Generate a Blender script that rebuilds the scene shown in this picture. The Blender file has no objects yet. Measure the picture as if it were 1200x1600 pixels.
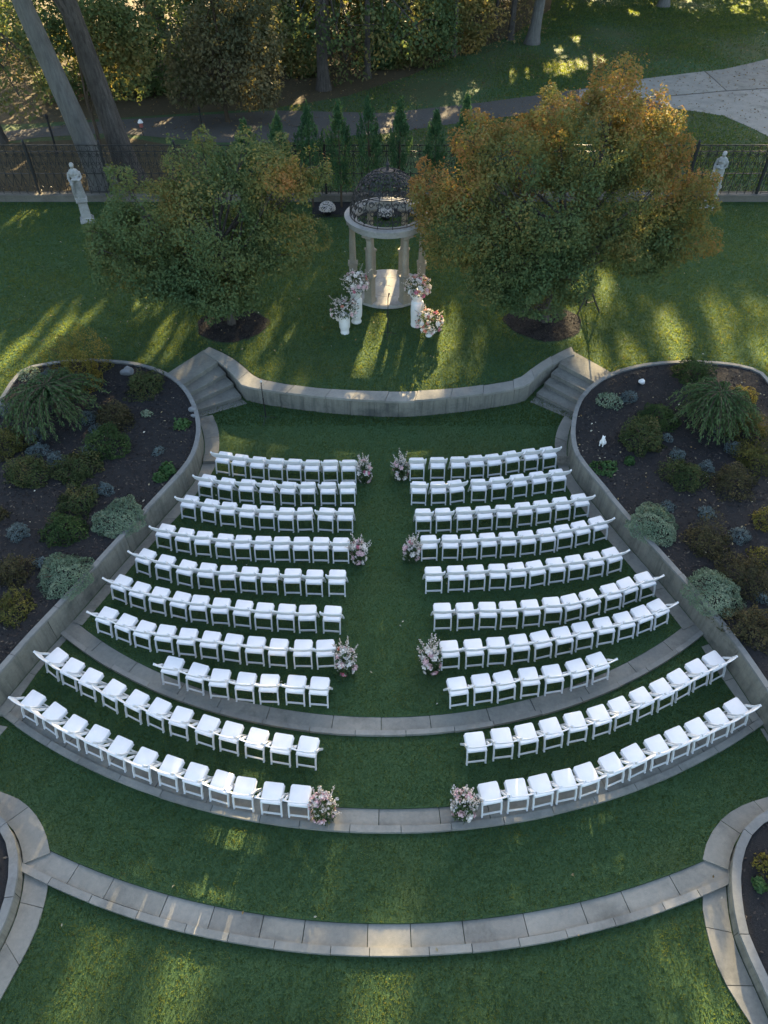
import bpy, bmesh, math, random
import numpy as np
from mathutils import Vector, Matrix
from mathutils.geometry import tessellate_polygon

R = math.radians
rnd = random.Random(7)
rng = np.random.default_rng(11)
sc = bpy.context.scene
col = sc.collection

# ------------------------------------------------------------------ camera, sky, sun, exposure
CAM_H, PITCH, FOC = 13.5, 45.3, 1120.0          # FOC in pixels of the 1200 x 1600 photograph
cam = bpy.data.cameras.new('camera')
cam.sensor_fit = 'VERTICAL'; cam.sensor_height = 24.0
cam.lens = FOC / 1600.0 * 24.0
cam.clip_start, cam.clip_end = 0.1, 600.0
cam_ob = bpy.data.objects.new('camera', cam); col.objects.link(cam_ob)
cam_ob.location = (0, 0, CAM_H); cam_ob.rotation_euler = (R(90 - PITCH), 0, 0)
sc.camera = cam_ob

SUN_EL, SUN_AZ = 20.0, 8.7                        # degrees; azimuth from +Y (behind the garden) towards +X
SUN = Vector((math.sin(R(SUN_AZ)) * math.cos(R(SUN_EL)), math.cos(R(SUN_AZ)) * math.cos(R(SUN_EL)), math.sin(R(SUN_EL))))
world = bpy.data.worlds.new('World'); sc.world = world; world.use_nodes = True
nt = world.node_tree
sky = nt.nodes.new('ShaderNodeTexSky'); sky.sky_type = 'NISHITA'; sky.sun_disc = False
sky.air_density, sky.dust_density, sky.ozone_density = 1.0, 2.5, 0.4
sky.sun_elevation = R(SUN_EL); sky.sun_rotation = R(SUN_AZ)
nt.links.new(sky.outputs[0], nt.nodes['Background'].inputs[0])
nt.nodes['Background'].inputs[1].default_value = 0.05
sun = bpy.data.lights.new('sun', 'SUN'); sun.energy = 5.0; sun.angle = R(0.5); sun.color = (1.0, 0.76, 0.42)
sun_ob = bpy.data.objects.new('sun', sun); col.objects.link(sun_ob)
sun_ob.rotation_euler = SUN.to_track_quat('Z', 'Y').to_euler(); sun_ob.location = (10, 60, 40)
sc.view_settings.view_transform = 'Standard'; sc.view_settings.look = 'None'
sc.view_settings.gamma = 1.0; sc.view_settings.use_curve_mapping = False
sc.view_settings.exposure = 3.38
sc.cycles.max_bounces = 6; sc.cycles.transparent_max_bounces = 4

# ------------------------------------------------------------------ pixel of the photograph -> point of the place
CP, SP = math.cos(R(PITCH)), math.sin(R(PITCH))
def G(px, py, z=0.0):
    x, y = (px - 600) / FOC, (800 - py) / FOC
    d = (x, CP + y * SP, -SP + y * CP)
    t = (z - CAM_H) / d[2]
    return Vector((d[0] * t, d[1] * t, z))
def PPM(p):                                       # photograph pixels per metre at a point
    return FOC / (p[1] * CP + (CAM_H - p[2]) * SP)
def at_y(px, py, Y):                              # point on the plane y = Y
    x, y = (px - 600) / FOC, (800 - py) / FOC
    d = (x, CP + y * SP, -SP + y * CP); t = Y / d[1]
    return Vector((d[0] * t, Y, CAM_H + d[2] * t))
ZS, ZB, ZC, ZD, ZE, ZBED, ZLOW = 0.58, 0.0, -0.075, -0.15, -0.20, 0.72, 0.13

# ------------------------------------------------------------------ materials
def mat(name, rough=0.8, spec=0.3):
    m = bpy.data.materials.new(name); m.use_nodes = True
    b = m.node_tree.nodes['Principled BSDF']
    b.inputs['Roughness'].default_value = rough; b.inputs['Specular IOR Level'].default_value = spec
    return m, m.node_tree, b
def N(t, kind, **kw):
    n = t.nodes.new(kind)
    for k, v in kw.items():
        if k in n.inputs: n.inputs[k].default_value = v
        else: setattr(n, k, v)
    return n
def ramp(t, fac, stops):
    r = t.nodes.new('ShaderNodeValToRGB'); cr = r.color_ramp
    while len(cr.elements) < len(stops): cr.elements.new(0.5)
    for e, (p, c) in zip(cr.elements, stops): e.position = p; e.color = (*c, 1)
    t.links.new(fac, r.inputs[0]); return r.outputs[0]
def noise(t, scale, detail=4, rough=0.6, coord='Object', vec=None):
    n = N(t, 'ShaderNodeTexNoise', Scale=scale, Detail=detail, Roughness=rough)
    if vec is None:
        tc = t.nodes.new('ShaderNodeTexCoord'); vec = tc.outputs[coord]
    t.links.new(vec, n.inputs['Vector']); return n.outputs['Fac']
def geo_pos(t): return t.nodes.new('ShaderNodeNewGeometry').outputs['Position']
def mix(t, fac, a, b, mode='MIX'):
    m = t.nodes.new('ShaderNodeMix'); m.data_type = 'RGBA'; m.blend_type = mode
    if isinstance(fac, (int, float)): m.inputs[0].default_value = fac
    else: t.links.new(fac, m.inputs[0])
    for s, i in ((a, 6), (b, 7)):
        if isinstance(s, tuple): m.inputs[i].default_value = (*s, 1)
        else: t.links.new(s, m.inputs[i])
    return m.outputs[2]
def bump(t, b, h, strength=0.3, dist=0.02):
    n = N(t, 'ShaderNodeBump', Strength=strength, Distance=dist)
    t.links.new(h, n.inputs['Height']); t.links.new(n.outputs[0], b.inputs['Normal'])
def simple(name, c, rough=0.6, spec=0.3, var=0.15, scale=8.0):
    m, t, b = mat(name, rough, spec)
    f = noise(t, scale, 5, 0.65, vec=geo_pos(t))
    lo = tuple(x * (1 - var) for x in c); hi = tuple(min(1, x * (1 + var)) for x in c)
    t.links.new(ramp(t, f, [(0.3, lo), (0.7, hi)]), b.inputs['Base Color'])
    return m
def stone_mat(name, lo, mid, hi, stain=(0.06, 0.065, 0.06), stain_amt=0.5, tint=0.10, streak=0.0):
    m, t, b = mat(name, 0.85, 0.25)
    p = geo_pos(t)
    f1 = noise(t, 1.3, 6, 0.7, vec=p); f2 = noise(t, 14, 6, 0.7, vec=p); f3 = noise(t, 90, 3, 0.6, vec=p)
    c = ramp(t, f1, [(0.28, lo), (0.5, mid), (0.75, hi)])
    c = mix(t, 0.35, c, ramp(t, f2, [(0.3, lo), (0.7, hi)]))
    st = noise(t, 0.9, 7, 0.72, vec=p)
    if streak:                                    # water runs down upright faces
        mp = N(t, 'ShaderNodeMapping'); mp.inputs['Scale'].default_value = (5.5, 5.5, .35); t.links.new(p, mp.inputs['Vector'])
        c = mix(t, ramp(t, noise(t, 1.0, 5, 0.7, vec=mp.outputs[0]), [(0.46, (0, 0, 0)), (0.70, (streak,) * 3)]), c, stain)
    sr = ramp(t, st, [(0.52, (0, 0, 0)), (0.68, (stain_amt,) * 3)])
    c = mix(t, sr, c, stain)
    oi = t.nodes.new('ShaderNodeObjectInfo')      # each stone of its own shade
    c = mix(t, 1.0, c, ramp(t, oi.outputs['Random'], [(0, (1 - 2 * tint,) * 3), (0.5, (1 - tint, 1 - tint, 1 - tint * 1.2)), (1, (1, 1, 1))]), 'MULTIPLY')
    t.links.new(c, b.inputs['Base Color'])
    bump(t, b, mix(t, 0.5, f2, f3), 0.5, 0.012)
    return m
M = {}
M['slab'] = stone_mat('bluestone_slab', (0.1755, 0.1740, 0.1564), (0.2486, 0.2437, 0.2153), (0.3364, 0.3202, 0.2754), tint=0.09)
M['coping'] = stone_mat('coping_stone', (0.1916, 0.1895, 0.1728), (0.2649, 0.2599, 0.2338), (0.3381, 0.3249, 0.2897), stain_amt=0.4)
M['concrete'] = stone_mat('concrete_wall', (0.1540, 0.1510, 0.1234), (0.2240, 0.2166, 0.1786), (0.3080, 0.2888, 0.2350), stain_amt=0.7, tint=0.06, streak=0.6)
M['planter_coping'] = stone_mat('planter_coping', (0.15, 0.155, 0.15), (0.20, 0.205, 0.195), (0.27, 0.27, 0.255), stain_amt=0.55, tint=0.06)
M['step'] = stone_mat('step_stone', (0.1215, 0.1179, 0.1033), (0.2025, 0.1964, 0.1701), (0.2970, 0.2881, 0.2430), tint=0.06)
M['marble'] = stone_mat('cast_stone', (0.26, 0.26, 0.245), (0.37, 0.365, 0.345), (0.47, 0.46, 0.43), stain=(0.12, 0.125, 0.11), stain_amt=0.6, tint=0.02)
M['tan_stone'] = stone_mat('tan_cast_stone', (0.22, 0.20, 0.16), (0.30, 0.275, 0.22), (0.38, 0.35, 0.29), stain=(0.16, 0.15, 0.12), stain_amt=0.4, tint=0.02)
M['base_wall'] = stone_mat('fence_base', (0.09, 0.085, 0.07), (0.15, 0.14, 0.12), (0.20, 0.19, 0.165), tint=0.05)
M['rock'] = stone_mat('garden_rock', (0.1728, 0.1800, 0.1872), (0.2448, 0.2520, 0.2592), (0.3024, 0.3096, 0.3096), stain_amt=0.3)

def lawn_mat(name, worn=0.35, leafy=0.0):
    m, t, b = mat(name, 0.9, 0.12)
    p = geo_pos(t)
    f0 = noise(t, 0.35, 4, 0.6, vec=p); f1 = noise(t, 2.2, 6, 0.7, vec=p); f2 = noise(t, 26, 5, 0.75, vec=p)
    c = ramp(t, f1, [(0.30, (0.0348, 0.0756, 0.0319)), (0.52, (0.0505, 0.0996, 0.0419)), (0.75, (0.0732, 0.1288, 0.0541))])
    c = mix(t, 0.65, c, ramp(t, f2, [(0.28, (0.0244, 0.0550, 0.0245)), (0.5, (0.0505, 0.0996, 0.0419)), (0.72, (0.0975, 0.1545, 0.0688))]))
    w = ramp(t, f0, [(0.50, (0, 0, 0)), (0.80, (worn,) * 3)])
    c = mix(t, w, c, (0.085, 0.088, 0.035))
    if leafy:
        lf = noise(t, 0.16, 5, 0.6, vec=p)
        c = mix(t, ramp(t, lf, [(0.40, (0, 0, 0)), (0.62, (leafy,) * 3)]), c, (0.085, 0.062, 0.032))
    t.links.new(c, b.inputs['Base Color'])
    vo = N(t, 'ShaderNodeTexNoise', Scale=75.0, Detail=3.0, Roughness=0.8); t.links.new(p, vo.inputs['Vector'])
    bump(t, b, mix(t, 0.5, f2, vo.outputs['Fac']), 0.9, 0.05)
    return m
M['lawn'] = lawn_mat('lawn_grass')
M['rough_lawn'] = lawn_mat('rough_grass', 0.3, 0.42)

def soil_mat(name, a, b_, c_, speck=(0.16, 0.12, 0.08)):
    m, t, b = mat(name, 0.95, 0.15)
    p = geo_pos(t)
    f1 = noise(t, 3, 6, 0.7, vec=p); f2 = noise(t, 45, 5, 0.8, vec=p); f3 = noise(t, 24, 3, 0.6, vec=p)
    c = mix(t, 0.6, ramp(t, f1, [(0.3, a), (0.7, b_)]), ramp(t, f2, [(0.3, a), (0.7, c_)]))
    c = mix(t, ramp(t, f3, [(0.66, (0, 0, 0)), (0.72, (0.5,) * 3)]), c, speck)
    t.links.new(c, b.inputs['Base Color']); bump(t, b, f2, 1.0, 0.04)
    return m
M['mulch'] = soil_mat('dark_mulch', (0.0155, 0.0162, 0.0176), (0.0311, 0.0312, 0.0328), (0.0533, 0.0528, 0.0529), (0.0888, 0.0840, 0.0756))
M['litter'] = soil_mat('leaf_litter', (0.0382, 0.0304, 0.0171), (0.0850, 0.0684, 0.0399), (0.1360, 0.1092, 0.0617), (0.1870, 0.1520, 0.0855))
M['asphalt'] = soil_mat('drive_surface', (0.0697, 0.0656, 0.0593), (0.0984, 0.0936, 0.0842), (0.1230, 0.1168, 0.1053), (0.1640, 0.1520, 0.1404))
M['white_resin'] = simple('white_resin', (0.69, 0.69, 0.685), 0.42, 0.4, 0.03)
M['white_pad'] = simple('white_vinyl_pad', (0.80, 0.80, 0.80), 0.5, 0.35, 0.03)
M['black_iron'] = simple('black_iron', (0.018, 0.019, 0.020), 0.5, 0.4, 0.3)
M['dome_iron'] = simple('dome_iron', (0.030, 0.031, 0.033), 0.55, 0.4, 0.3)
M['black_plastic'] = simple('black_plastic', (0.012, 0.012, 0.013), 0.45, 0.4, 0.2)
M['chrome'] = simple('pale_metal', (0.5, 0.5, 0.5), 0.3, 0.5, 0.1)
M['white_plaster'] = simple('white_plaster', (0.72, 0.71, 0.69), 0.7, 0.3, 0.06)
M['white_paint'] = simple('white_paint', (0.78, 0.77, 0.74), 0.6, 0.3, 0.1)
M['pink_paint'] = simple('faded_red', (0.35, 0.12, 0.10), 0.7, 0.2, 0.1)
M['bulb'] = simple('lamp_white', (0.85, 0.85, 0.82), 0.3, 0.5, 0.02)

def bark_mat(name, a, b_):
    m, t, b = mat(name, 0.95, 0.15)
    p = geo_pos(t)
    mp = N(t, 'ShaderNodeMapping'); mp.inputs['Scale'].default_value = (9, 9, 1.6); t.links.new(p, mp.inputs['Vector'])
    f = noise(t, 1.0, 7, 0.75, vec=mp.outputs[0]); f2 = noise(t, 0.8, 4, 0.6, vec=p)
    c = ramp(t, f, [(0.3, a), (0.68, b_)])
    c = mix(t, ramp(t, f2, [(0.5, (0, 0, 0)), (0.7, (0.4,) * 3)]), c, tuple(x * 0.6 for x in a))
    t.links.new(c, b.inputs['Base Color']); bump(t, b, f, 0.9, 0.06)
    return m
M['grey_bark'] = bark_mat('smooth_grey_bark', (0.0880, 0.0864, 0.0800), (0.1680, 0.1640, 0.1520))
M['dark_bark'] = bark_mat('furrowed_bark', (0.035, 0.030, 0.026), (0.12, 0.108, 0.095))
M['twig'] = bark_mat('twig_bark', (0.05, 0.038, 0.028), (0.11, 0.085, 0.06))

def leaf_mat(name, stops, trans=0.35, rough=0.7, pass_=(1.0, 0.95, 0.6)):
    m, t, b = mat(name, rough, 0.10)
    at = t.nodes.new('ShaderNodeAttribute'); at.attribute_name = 'tint'
    c = ramp(t, at.outputs['Fac'], stops)
    t.links.new(c, b.inputs['Base Color'])
    tr = t.nodes.new('ShaderNodeBsdfTranslucent'); t.links.new(mix(t, 1.0, c, pass_, 'MULTIPLY'), tr.inputs[0])
    mx = t.nodes.new('ShaderNodeMixShader'); mx.inputs[0].default_value = trans
    t.links.new(b.outputs[0], mx.inputs[1]); t.links.new(tr.outputs[0], mx.inputs[2])
    t.links.new(mx.outputs[0], t.nodes['Material Output'].inputs[0])
    return m
M['maple'] = leaf_mat('maple_leaf', [(0.0, (0.092, 0.150, 0.066)), (0.30, (0.140, 0.170, 0.064)), (0.46, (0.215, 0.190, 0.058)), (0.62, (0.300, 0.180, 0.062)), (0.82, (0.38, 0.165, 0.060)), (1.0, (0.44, 0.25, 0.07))], 0.34)
M['wood_leaf'] = leaf_mat('woodland_leaf', [(0.0, (0.064, 0.108, 0.048)), (0.35, (0.105, 0.150, 0.060)), (0.60, (0.165, 0.170, 0.065)), (0.8, (0.25, 0.20, 0.07)), (1.0, (0.38, 0.26, 0.09))], 0.36)
M['rust_leaf'] = leaf_mat('russet_leaf', [(0.0, (0.085, 0.098, 0.055)), (0.4, (0.16, 0.150, 0.080)), (0.7, (0.25, 0.19, 0.09)), (1.0, (0.42, 0.27, 0.09))], 0.36)
M['bronze'] = leaf_mat('bronze_shrub_leaf', [(0.0, (0.0370, 0.0609, 0.0253)), (0.5, (0.0750, 0.0978, 0.0379)), (0.8, (0.1250, 0.1150, 0.0506)), (1.0, (0.2000, 0.1437, 0.0575))], 0.3)
M['brown'] = leaf_mat('brown_shrub_leaf', [(0.0, (0.0430, 0.0459, 0.0242)), (0.5, (0.0790, 0.0739, 0.0374)), (1.0, (0.1560, 0.1187, 0.0594))], 0.3)
M['olive'] = leaf_mat('olive_shrub_leaf', [(0.0, (0.050, 0.061, 0.020)), (0.5, (0.094, 0.099, 0.031)), (1.0, (0.209, 0.176, 0.050))], 0.3)
M['yellow'] = leaf_mat('yellow_shrub_leaf', [(0.0, (0.10, 0.10, 0.025)), (0.5, (0.19, 0.17, 0.04)), (1.0, (0.36, 0.27, 0.08))], 0.35)
M['box'] = leaf_mat('box_leaf', [(0.0, (0.024, 0.050, 0.019)), (0.5, (0.050, 0.086, 0.029)), (1.0, (0.090, 0.126, 0.041))], 0.25)
M['greyblue'] = leaf_mat('grey_blue_leaf', [(0.0, (0.07, 0.10, 0.105)), (0.5, (0.13, 0.17, 0.17)), (1.0, (0.20, 0.24, 0.235))], 0.15, 0.7)
M['sage'] = leaf_mat('sage_leaf', [(0.0, (0.0825, 0.1320, 0.0825)), (0.5, (0.1650, 0.2310, 0.1540)), (1.0, (0.2750, 0.3300, 0.2310))], 0.2, 0.7)
M['green'] = leaf_mat('fresh_green_leaf', [(0.0, (0.0338, 0.0792, 0.0285)), (0.5, (0.0638, 0.1320, 0.0475)), (1.0, (0.1125, 0.1848, 0.0760))], 0.35)
M['conifer'] = leaf_mat('conifer_needle', [(0.0, (0.0462, 0.0913, 0.0429)), (0.5, (0.0913, 0.1485, 0.0627)), (1.0, (0.1650, 0.2145, 0.0825))], 0.2)
M['arbor'] = leaf_mat('arborvitae_leaf', [(0.0, (0.0263, 0.0729, 0.0360)), (0.55, (0.0516, 0.1157, 0.0516)), (1.0, (0.1030, 0.1827, 0.0671))], 0.25)
M['flower_leaf'] = leaf_mat('florist_leaf', [(0.0, (0.04, 0.075, 0.03)), (1.0, (0.11, 0.16, 0.075))], 0.3)
M['petal'] = leaf_mat('white_petal', [(0.0, (0.62, 0.57, 0.55)), (0.5, (0.74, 0.69, 0.68)), (1.0, (0.82, 0.74, 0.72))], 0.25, 0.6)
M['rose_pale'] = simple('pale_pink_rose', (0.72, 0.50, 0.50), 0.6, 0.2, 0.15, 60)
M['rose_pink'] = simple('pink_rose', (0.58, 0.20, 0.26), 0.6, 0.2, 0.2, 60)
M['rose_white'] = simple('ivory_rose', (0.80, 0.74, 0.68), 0.6, 0.2, 0.08, 60)
M['rose_coral'] = simple('coral_rose', (0.62, 0.26, 0.18), 0.6, 0.2, 0.2, 60)
M['chips'] = leaf_mat('mulch_chip', [(0.0, (0.0147, 0.0136, 0.0150)), (0.6, (0.0612, 0.0519, 0.0451)), (1.0, (0.1348, 0.1160, 0.0902))], 0.0, 0.9)
M['fallen'] = leaf_mat('fallen_leaf', [(0.0, (0.13, 0.085, 0.04)), (0.5, (0.26, 0.18, 0.08)), (0.8, (0.38, 0.32, 0.20)), (1.0, (0.62, 0.58, 0.48))], 0.2, 0.8)
M['blade'] = leaf_mat('grass_blade', [(0.0, (0.0334, 0.0738, 0.0295)), (0.5, (0.0647, 0.1223, 0.0477)), (0.85, (0.1169, 0.1785, 0.0743)), (1.0, (0.0972, 0.1202, 0.0629))], 0.55, 0.8, (1.9, 1.35, 0.35))

# ------------------------------------------------------------------ mesh helpers
class MB:
    def __init__(s): s.v, s.f = [], []
    def add(s, vs, fs):
        n = len(s.v); s.v += [tuple(v) for v in vs]; s.f += [tuple(i + n for i in f) for f in fs]
    def box(s, c, d, rz=0.0):
        x, y, z = d[0] / 2, d[1] / 2, d[2] / 2; cs, sn = math.cos(rz), math.sin(rz)
        vs = [(c[0] + cs * a - sn * b, c[1] + sn * a + cs * b, c[2] + e) for e in (-z, z) for a, b in ((-x, -y), (x, -y), (x, y), (-x, y))]
        s.add(vs, [(3, 2, 1, 0), (4, 5, 6, 7), (0, 1, 5, 4), (1, 2, 6, 5), (2, 3, 7, 6), (3, 0, 4, 7)])
    def bar(s, p, q, w, d, up=(0, 0, 1)):
        p, q = Vector(p), Vector(q); t = (q - p).normalized()
        a = t.cross(Vector(up))
        if a.length < 1e-4: a = t.cross(Vector((0, 1, 0)))
        a.normalize(); b = a.cross(t).normalized(); a *= w / 2; b *= d / 2
        vs = [e + u for e in (p, q) for u in (-a - b, a - b, a + b, -a + b)]
        s.add(vs, [(0, 1, 2, 3), (7, 6, 5, 4), (0, 4, 5, 1), (1, 5, 6, 2), (2, 6, 7, 3), (3, 7, 4, 0)])
    def tube(s, pts, rad, n=6, cap=True):
        pts = [Vector(p) for p in pts]
        if isinstance(rad, (int, float)): rad = [rad] * len(pts)
        base = len(s.v); a = None
        for i, p in enumerate(pts):
            t = (pts[min(i + 1, len(pts) - 1)] - pts[max(i - 1, 0)]).normalized()
            if a is None: a = t.orthogonal().normalized()
            a = (a - t * a.dot(t)); a = a.normalized() if a.length > 1e-5 else t.orthogonal().normalized()
            b = t.cross(a)
            for k in range(n):
                th = 2 * math.pi * k / n
                s.v.append(tuple(p + (a * math.cos(th) + b * math.sin(th)) * rad[i]))
        for i in range(len(pts) - 1):
            for k in range(n):
                k2 = (k + 1) % n
                s.f.append((base + i * n + k, base + i * n + k2, base + (i + 1) * n + k2, base + (i + 1) * n + k))
        if cap:
            s.f.append(tuple(base + k for k in range(n))[::-1]); e = base + (len(pts) - 1) * n
            s.f.append(tuple(e + k for k in range(n)))
    def lathe(s, prof, n=20, c=(0, 0, 0), sx=1.0, sy=1.0, fold=None, rot=0.0):
        base = len(s.v)
        for r, z in prof:
            for k in range(n):
                th = 2 * math.pi * k / n + rot
                rr = r * (fold(th, z) if fold else 1.0)
                s.v.append((c[0] + rr * sx * math.cos(th), c[1] + rr * sy * math.sin(th), c[2] + z))
        for i in range(len(prof) - 1):
            for k in range(n):
                k2 = (k + 1) % n
                s.f.append((base + i * n + k, base + i * n + k2, base + (i + 1) * n + k2, base + (i + 1) * n + k))
        s.f.append(tuple(base + k for k in range(n))[::-1]); e = base + (len(prof) - 1) * n
        s.f.append(tuple(e + k for k in range(n)))
    def prism(s, poly, z0, z1, z1b=None):
        poly = [(p[0], p[1]) for p in poly]
        ar = sum(poly[i][0] * poly[(i + 1) % len(poly)][1] - poly[(i + 1) % len(poly)][0] * poly[i][1] for i in range(len(poly)))
        if ar < 0: poly = poly[::-1]
        n, base = len(poly), len(s.v)
        s.v += [(x, y, z0) for x, y in poly] + [(x, y, z1) for x, y in poly]
        tri = tessellate_polygon([[Vector((x, y, 0)) for x, y in poly]])
        for t in tri:
            a, b, c = t
            cr = (poly[b][0] - poly[a][0]) * (poly[c][1] - poly[a][1]) - (poly[b][1] - poly[a][1]) * (poly[c][0] - poly[a][0])
            if cr < 0: a, b, c = c, b, a
            s.f.append((base + n + a, base + n + b, base + n + c)); s.f.append((base + c, base + b, base + a))
        for i in range(n):
            j = (i + 1) % n; s.f.append((base + i, base + j, base + n + j, base + n + i))
    def sheet(s, poly, z):
        base = len(s.v); s.v += [(p[0], p[1], z) for p in poly]
        for a, b, c in tessellate_polygon([[Vector((p[0], p[1], 0)) for p in poly]]):
            cr = (poly[b][0] - poly[a][0]) * (poly[c][1] - poly[a][1]) - (poly[b][1] - poly[a][1]) * (poly[c][0] - poly[a][0])
            s.f.append((base + a, base + b, base + c) if cr > 0 else (base + c, base + b, base + a))
    def mesh(s, name, m, smooth=35):
        me = bpy.data.meshes.new(name); me.from_pydata(s.v, [], s.f); me.update()
        if m is not None: me.materials.append(m)
        if smooth:
            me.shade_smooth(); me.set_sharp_from_angle(angle=R(smooth))
        return me
    def build(s, name, m, parent=None, loc=None, smooth=35):
        return link(name, s.mesh(name, m, smooth), parent, loc)
def link(name, me, parent=None, loc=None):
    o = bpy.data.objects.new(name, me); col.objects.link(o)
    if parent is not None:
        o.parent = parent
        if loc == 'world': o.location = -parent.location
    if loc is not None and loc != 'world': o.location = loc
    return o
def tag(o, label=None, cat=None, group=None, kind=None):
    for k, v in (('label', label), ('category', cat), ('group', group), ('kind', kind)):
        if v: o[k] = v
    return o
def thing(name, label, cat, loc=(0, 0, 0), rz=0.0, group=None, kind=None):
    o = bpy.data.objects.new(name, None); col.objects.link(o)
    o.empty_display_size = 0.2; o.location = loc; o.rotation_euler = (0, 0, rz)
    return tag(o, label, cat, group, kind)

def resample(pts, n, smooth=True):
    P = np.array([(p[0], p[1]) for p in pts], float)
    if smooth:
        for _ in range(2):                                  # corner cutting
            Q = [P[0]]
            for a, b in zip(P[:-1], P[1:]): Q += [0.75 * a + 0.25 * b, 0.25 * a + 0.75 * b]
            Q.append(P[-1]); P = np.array(Q)
    d = np.r_[0, np.cumsum(np.hypot(*np.diff(P, axis=0).T))]
    t = np.linspace(0, d[-1], n)
    return np.c_[np.interp(t, d, P[:, 0]), np.interp(t, d, P[:, 1])], d[-1]
def offset(P, w):                                           # to the left of the walking direction
    T = np.gradient(P, axis=0); T /= np.linalg.norm(T, axis=1)[:, None] + 1e-9
    return P + np.c_[-T[:, 1], T[:, 0]] * w
def lerp_at(P, t):
    x = np.clip(t, 0, 1) * (len(P) - 1)
    return np.c_[np.interp(x, np.arange(len(P)), P[:, 0]), np.interp(x, np.arange(len(P)), P[:, 1])]
def cuts_for(L, step, jit=0.12):
    n = max(1, round(L / step)); c = [i / n for i in range(n + 1)]
    return [c[0]] + [x + rnd.uniform(-jit, jit) / n for x in c[1:-1]] + [c[-1]]
def pieces(name, A, B, cuts, z0, z1, m, parent, gap, L, jz=0.004, seg=0.35, jo=0.0, bevel=0.0):
    """stones of a course between two lines, one object each"""
    for t0, t1 in zip(cuts[:-1], cuts[1:]):
        g = gap / L / 2
        k = max(2, int((t1 - t0) * L / seg) + 2)
        ts = np.linspace(t0 + g, t1 - g, k)
        a, b = lerp_at(A, ts), lerp_at(B, ts)
        if jo: sh = rnd.uniform(-jo, jo); a = a + (a - b) / np.linalg.norm(a - b, axis=1)[:, None] * sh; b = b + (b - a) / np.linalg.norm(b - a, axis=1)[:, None] * -sh
        mb = MB(); zt = z1 + rnd.uniform(-jz, jz)
        mb.prism(list(a) + list(b[::-1]), z0, zt)
        mb.build(name, m, parent, 'world', 30)

# ------------------------------------------------------------------ leaves
def leaf_mesh(name, C, Nrm, size, tint, m, parent=None, loc=None, aspect=0.6, fold=0.25, dirs=None):
    C = np.asarray(C, float); n = len(C)
    if n == 0: C = np.zeros((1, 3)); Nrm = np.array([[0, 0, 1.0]]); size = np.array([0.01]); tint = np.array([0.5]); n = 1
    Nrm = np.asarray(Nrm, float); Nrm = Nrm / (np.linalg.norm(Nrm, axis=1)[:, None] + 1e-9)
    if dirs is None: dirs = rng.normal(size=(n, 3))
    T = dirs - Nrm * (dirs * Nrm).sum(1)[:, None]; T /= np.linalg.norm(T, axis=1)[:, None] + 1e-9
    B = np.cross(Nrm, T); s = np.asarray(size, float).reshape(-1, 1) * np.ones((n, 1))
    V = np.empty((n, 4, 3))
    V[:, 0] = C - T * s * 0.5; V[:, 2] = C + T * s * 0.5
    V[:, 1] = C + B * s * aspect * 0.5 + Nrm * s * fold * 0.3; V[:, 3] = C - B * s * aspect * 0.5 + Nrm * s * fold * 0.3
    me = bpy.data.meshes.new(name)
    me.vertices.add(4 * n); me.vertices.foreach_set('co', V.reshape(-1))
    base = (np.arange(n) * 4)[:, None]
    loops = (base + np.array([0, 1, 2, 0, 2, 3])).reshape(-1).astype(np.int32)
    me.loops.add(6 * n); me.loops.foreach_set('vertex_index', loops)
    me.polygons.add(2 * n); me.polygons.foreach_set('loop_start', (np.arange(2 * n) * 3).astype(np.int32))
    me.update(calc_edges=True)
    at = me.attributes.new('tint', 'FLOAT', 'FACE')
    at.data.foreach_set('value', np.repeat(np.clip(tint, 0, 1), 2).astype(np.float32))
    me.materials.append(m)
    return link(name, me, parent, loc)
def unit(n):
    v = rng.normal(size=(n, 3)); return v / np.linalg.norm(v, axis=1)[:, None]
def clump_noise(P, scale, k=24, seed=0):
    r = np.random.default_rng(seed + 99); W = r.normal(size=(k, 3)) * scale; ph = r.uniform(0, 6.28, k)
    return np.sin(P @ W.T + ph).sum(1) / math.sqrt(k)

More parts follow.
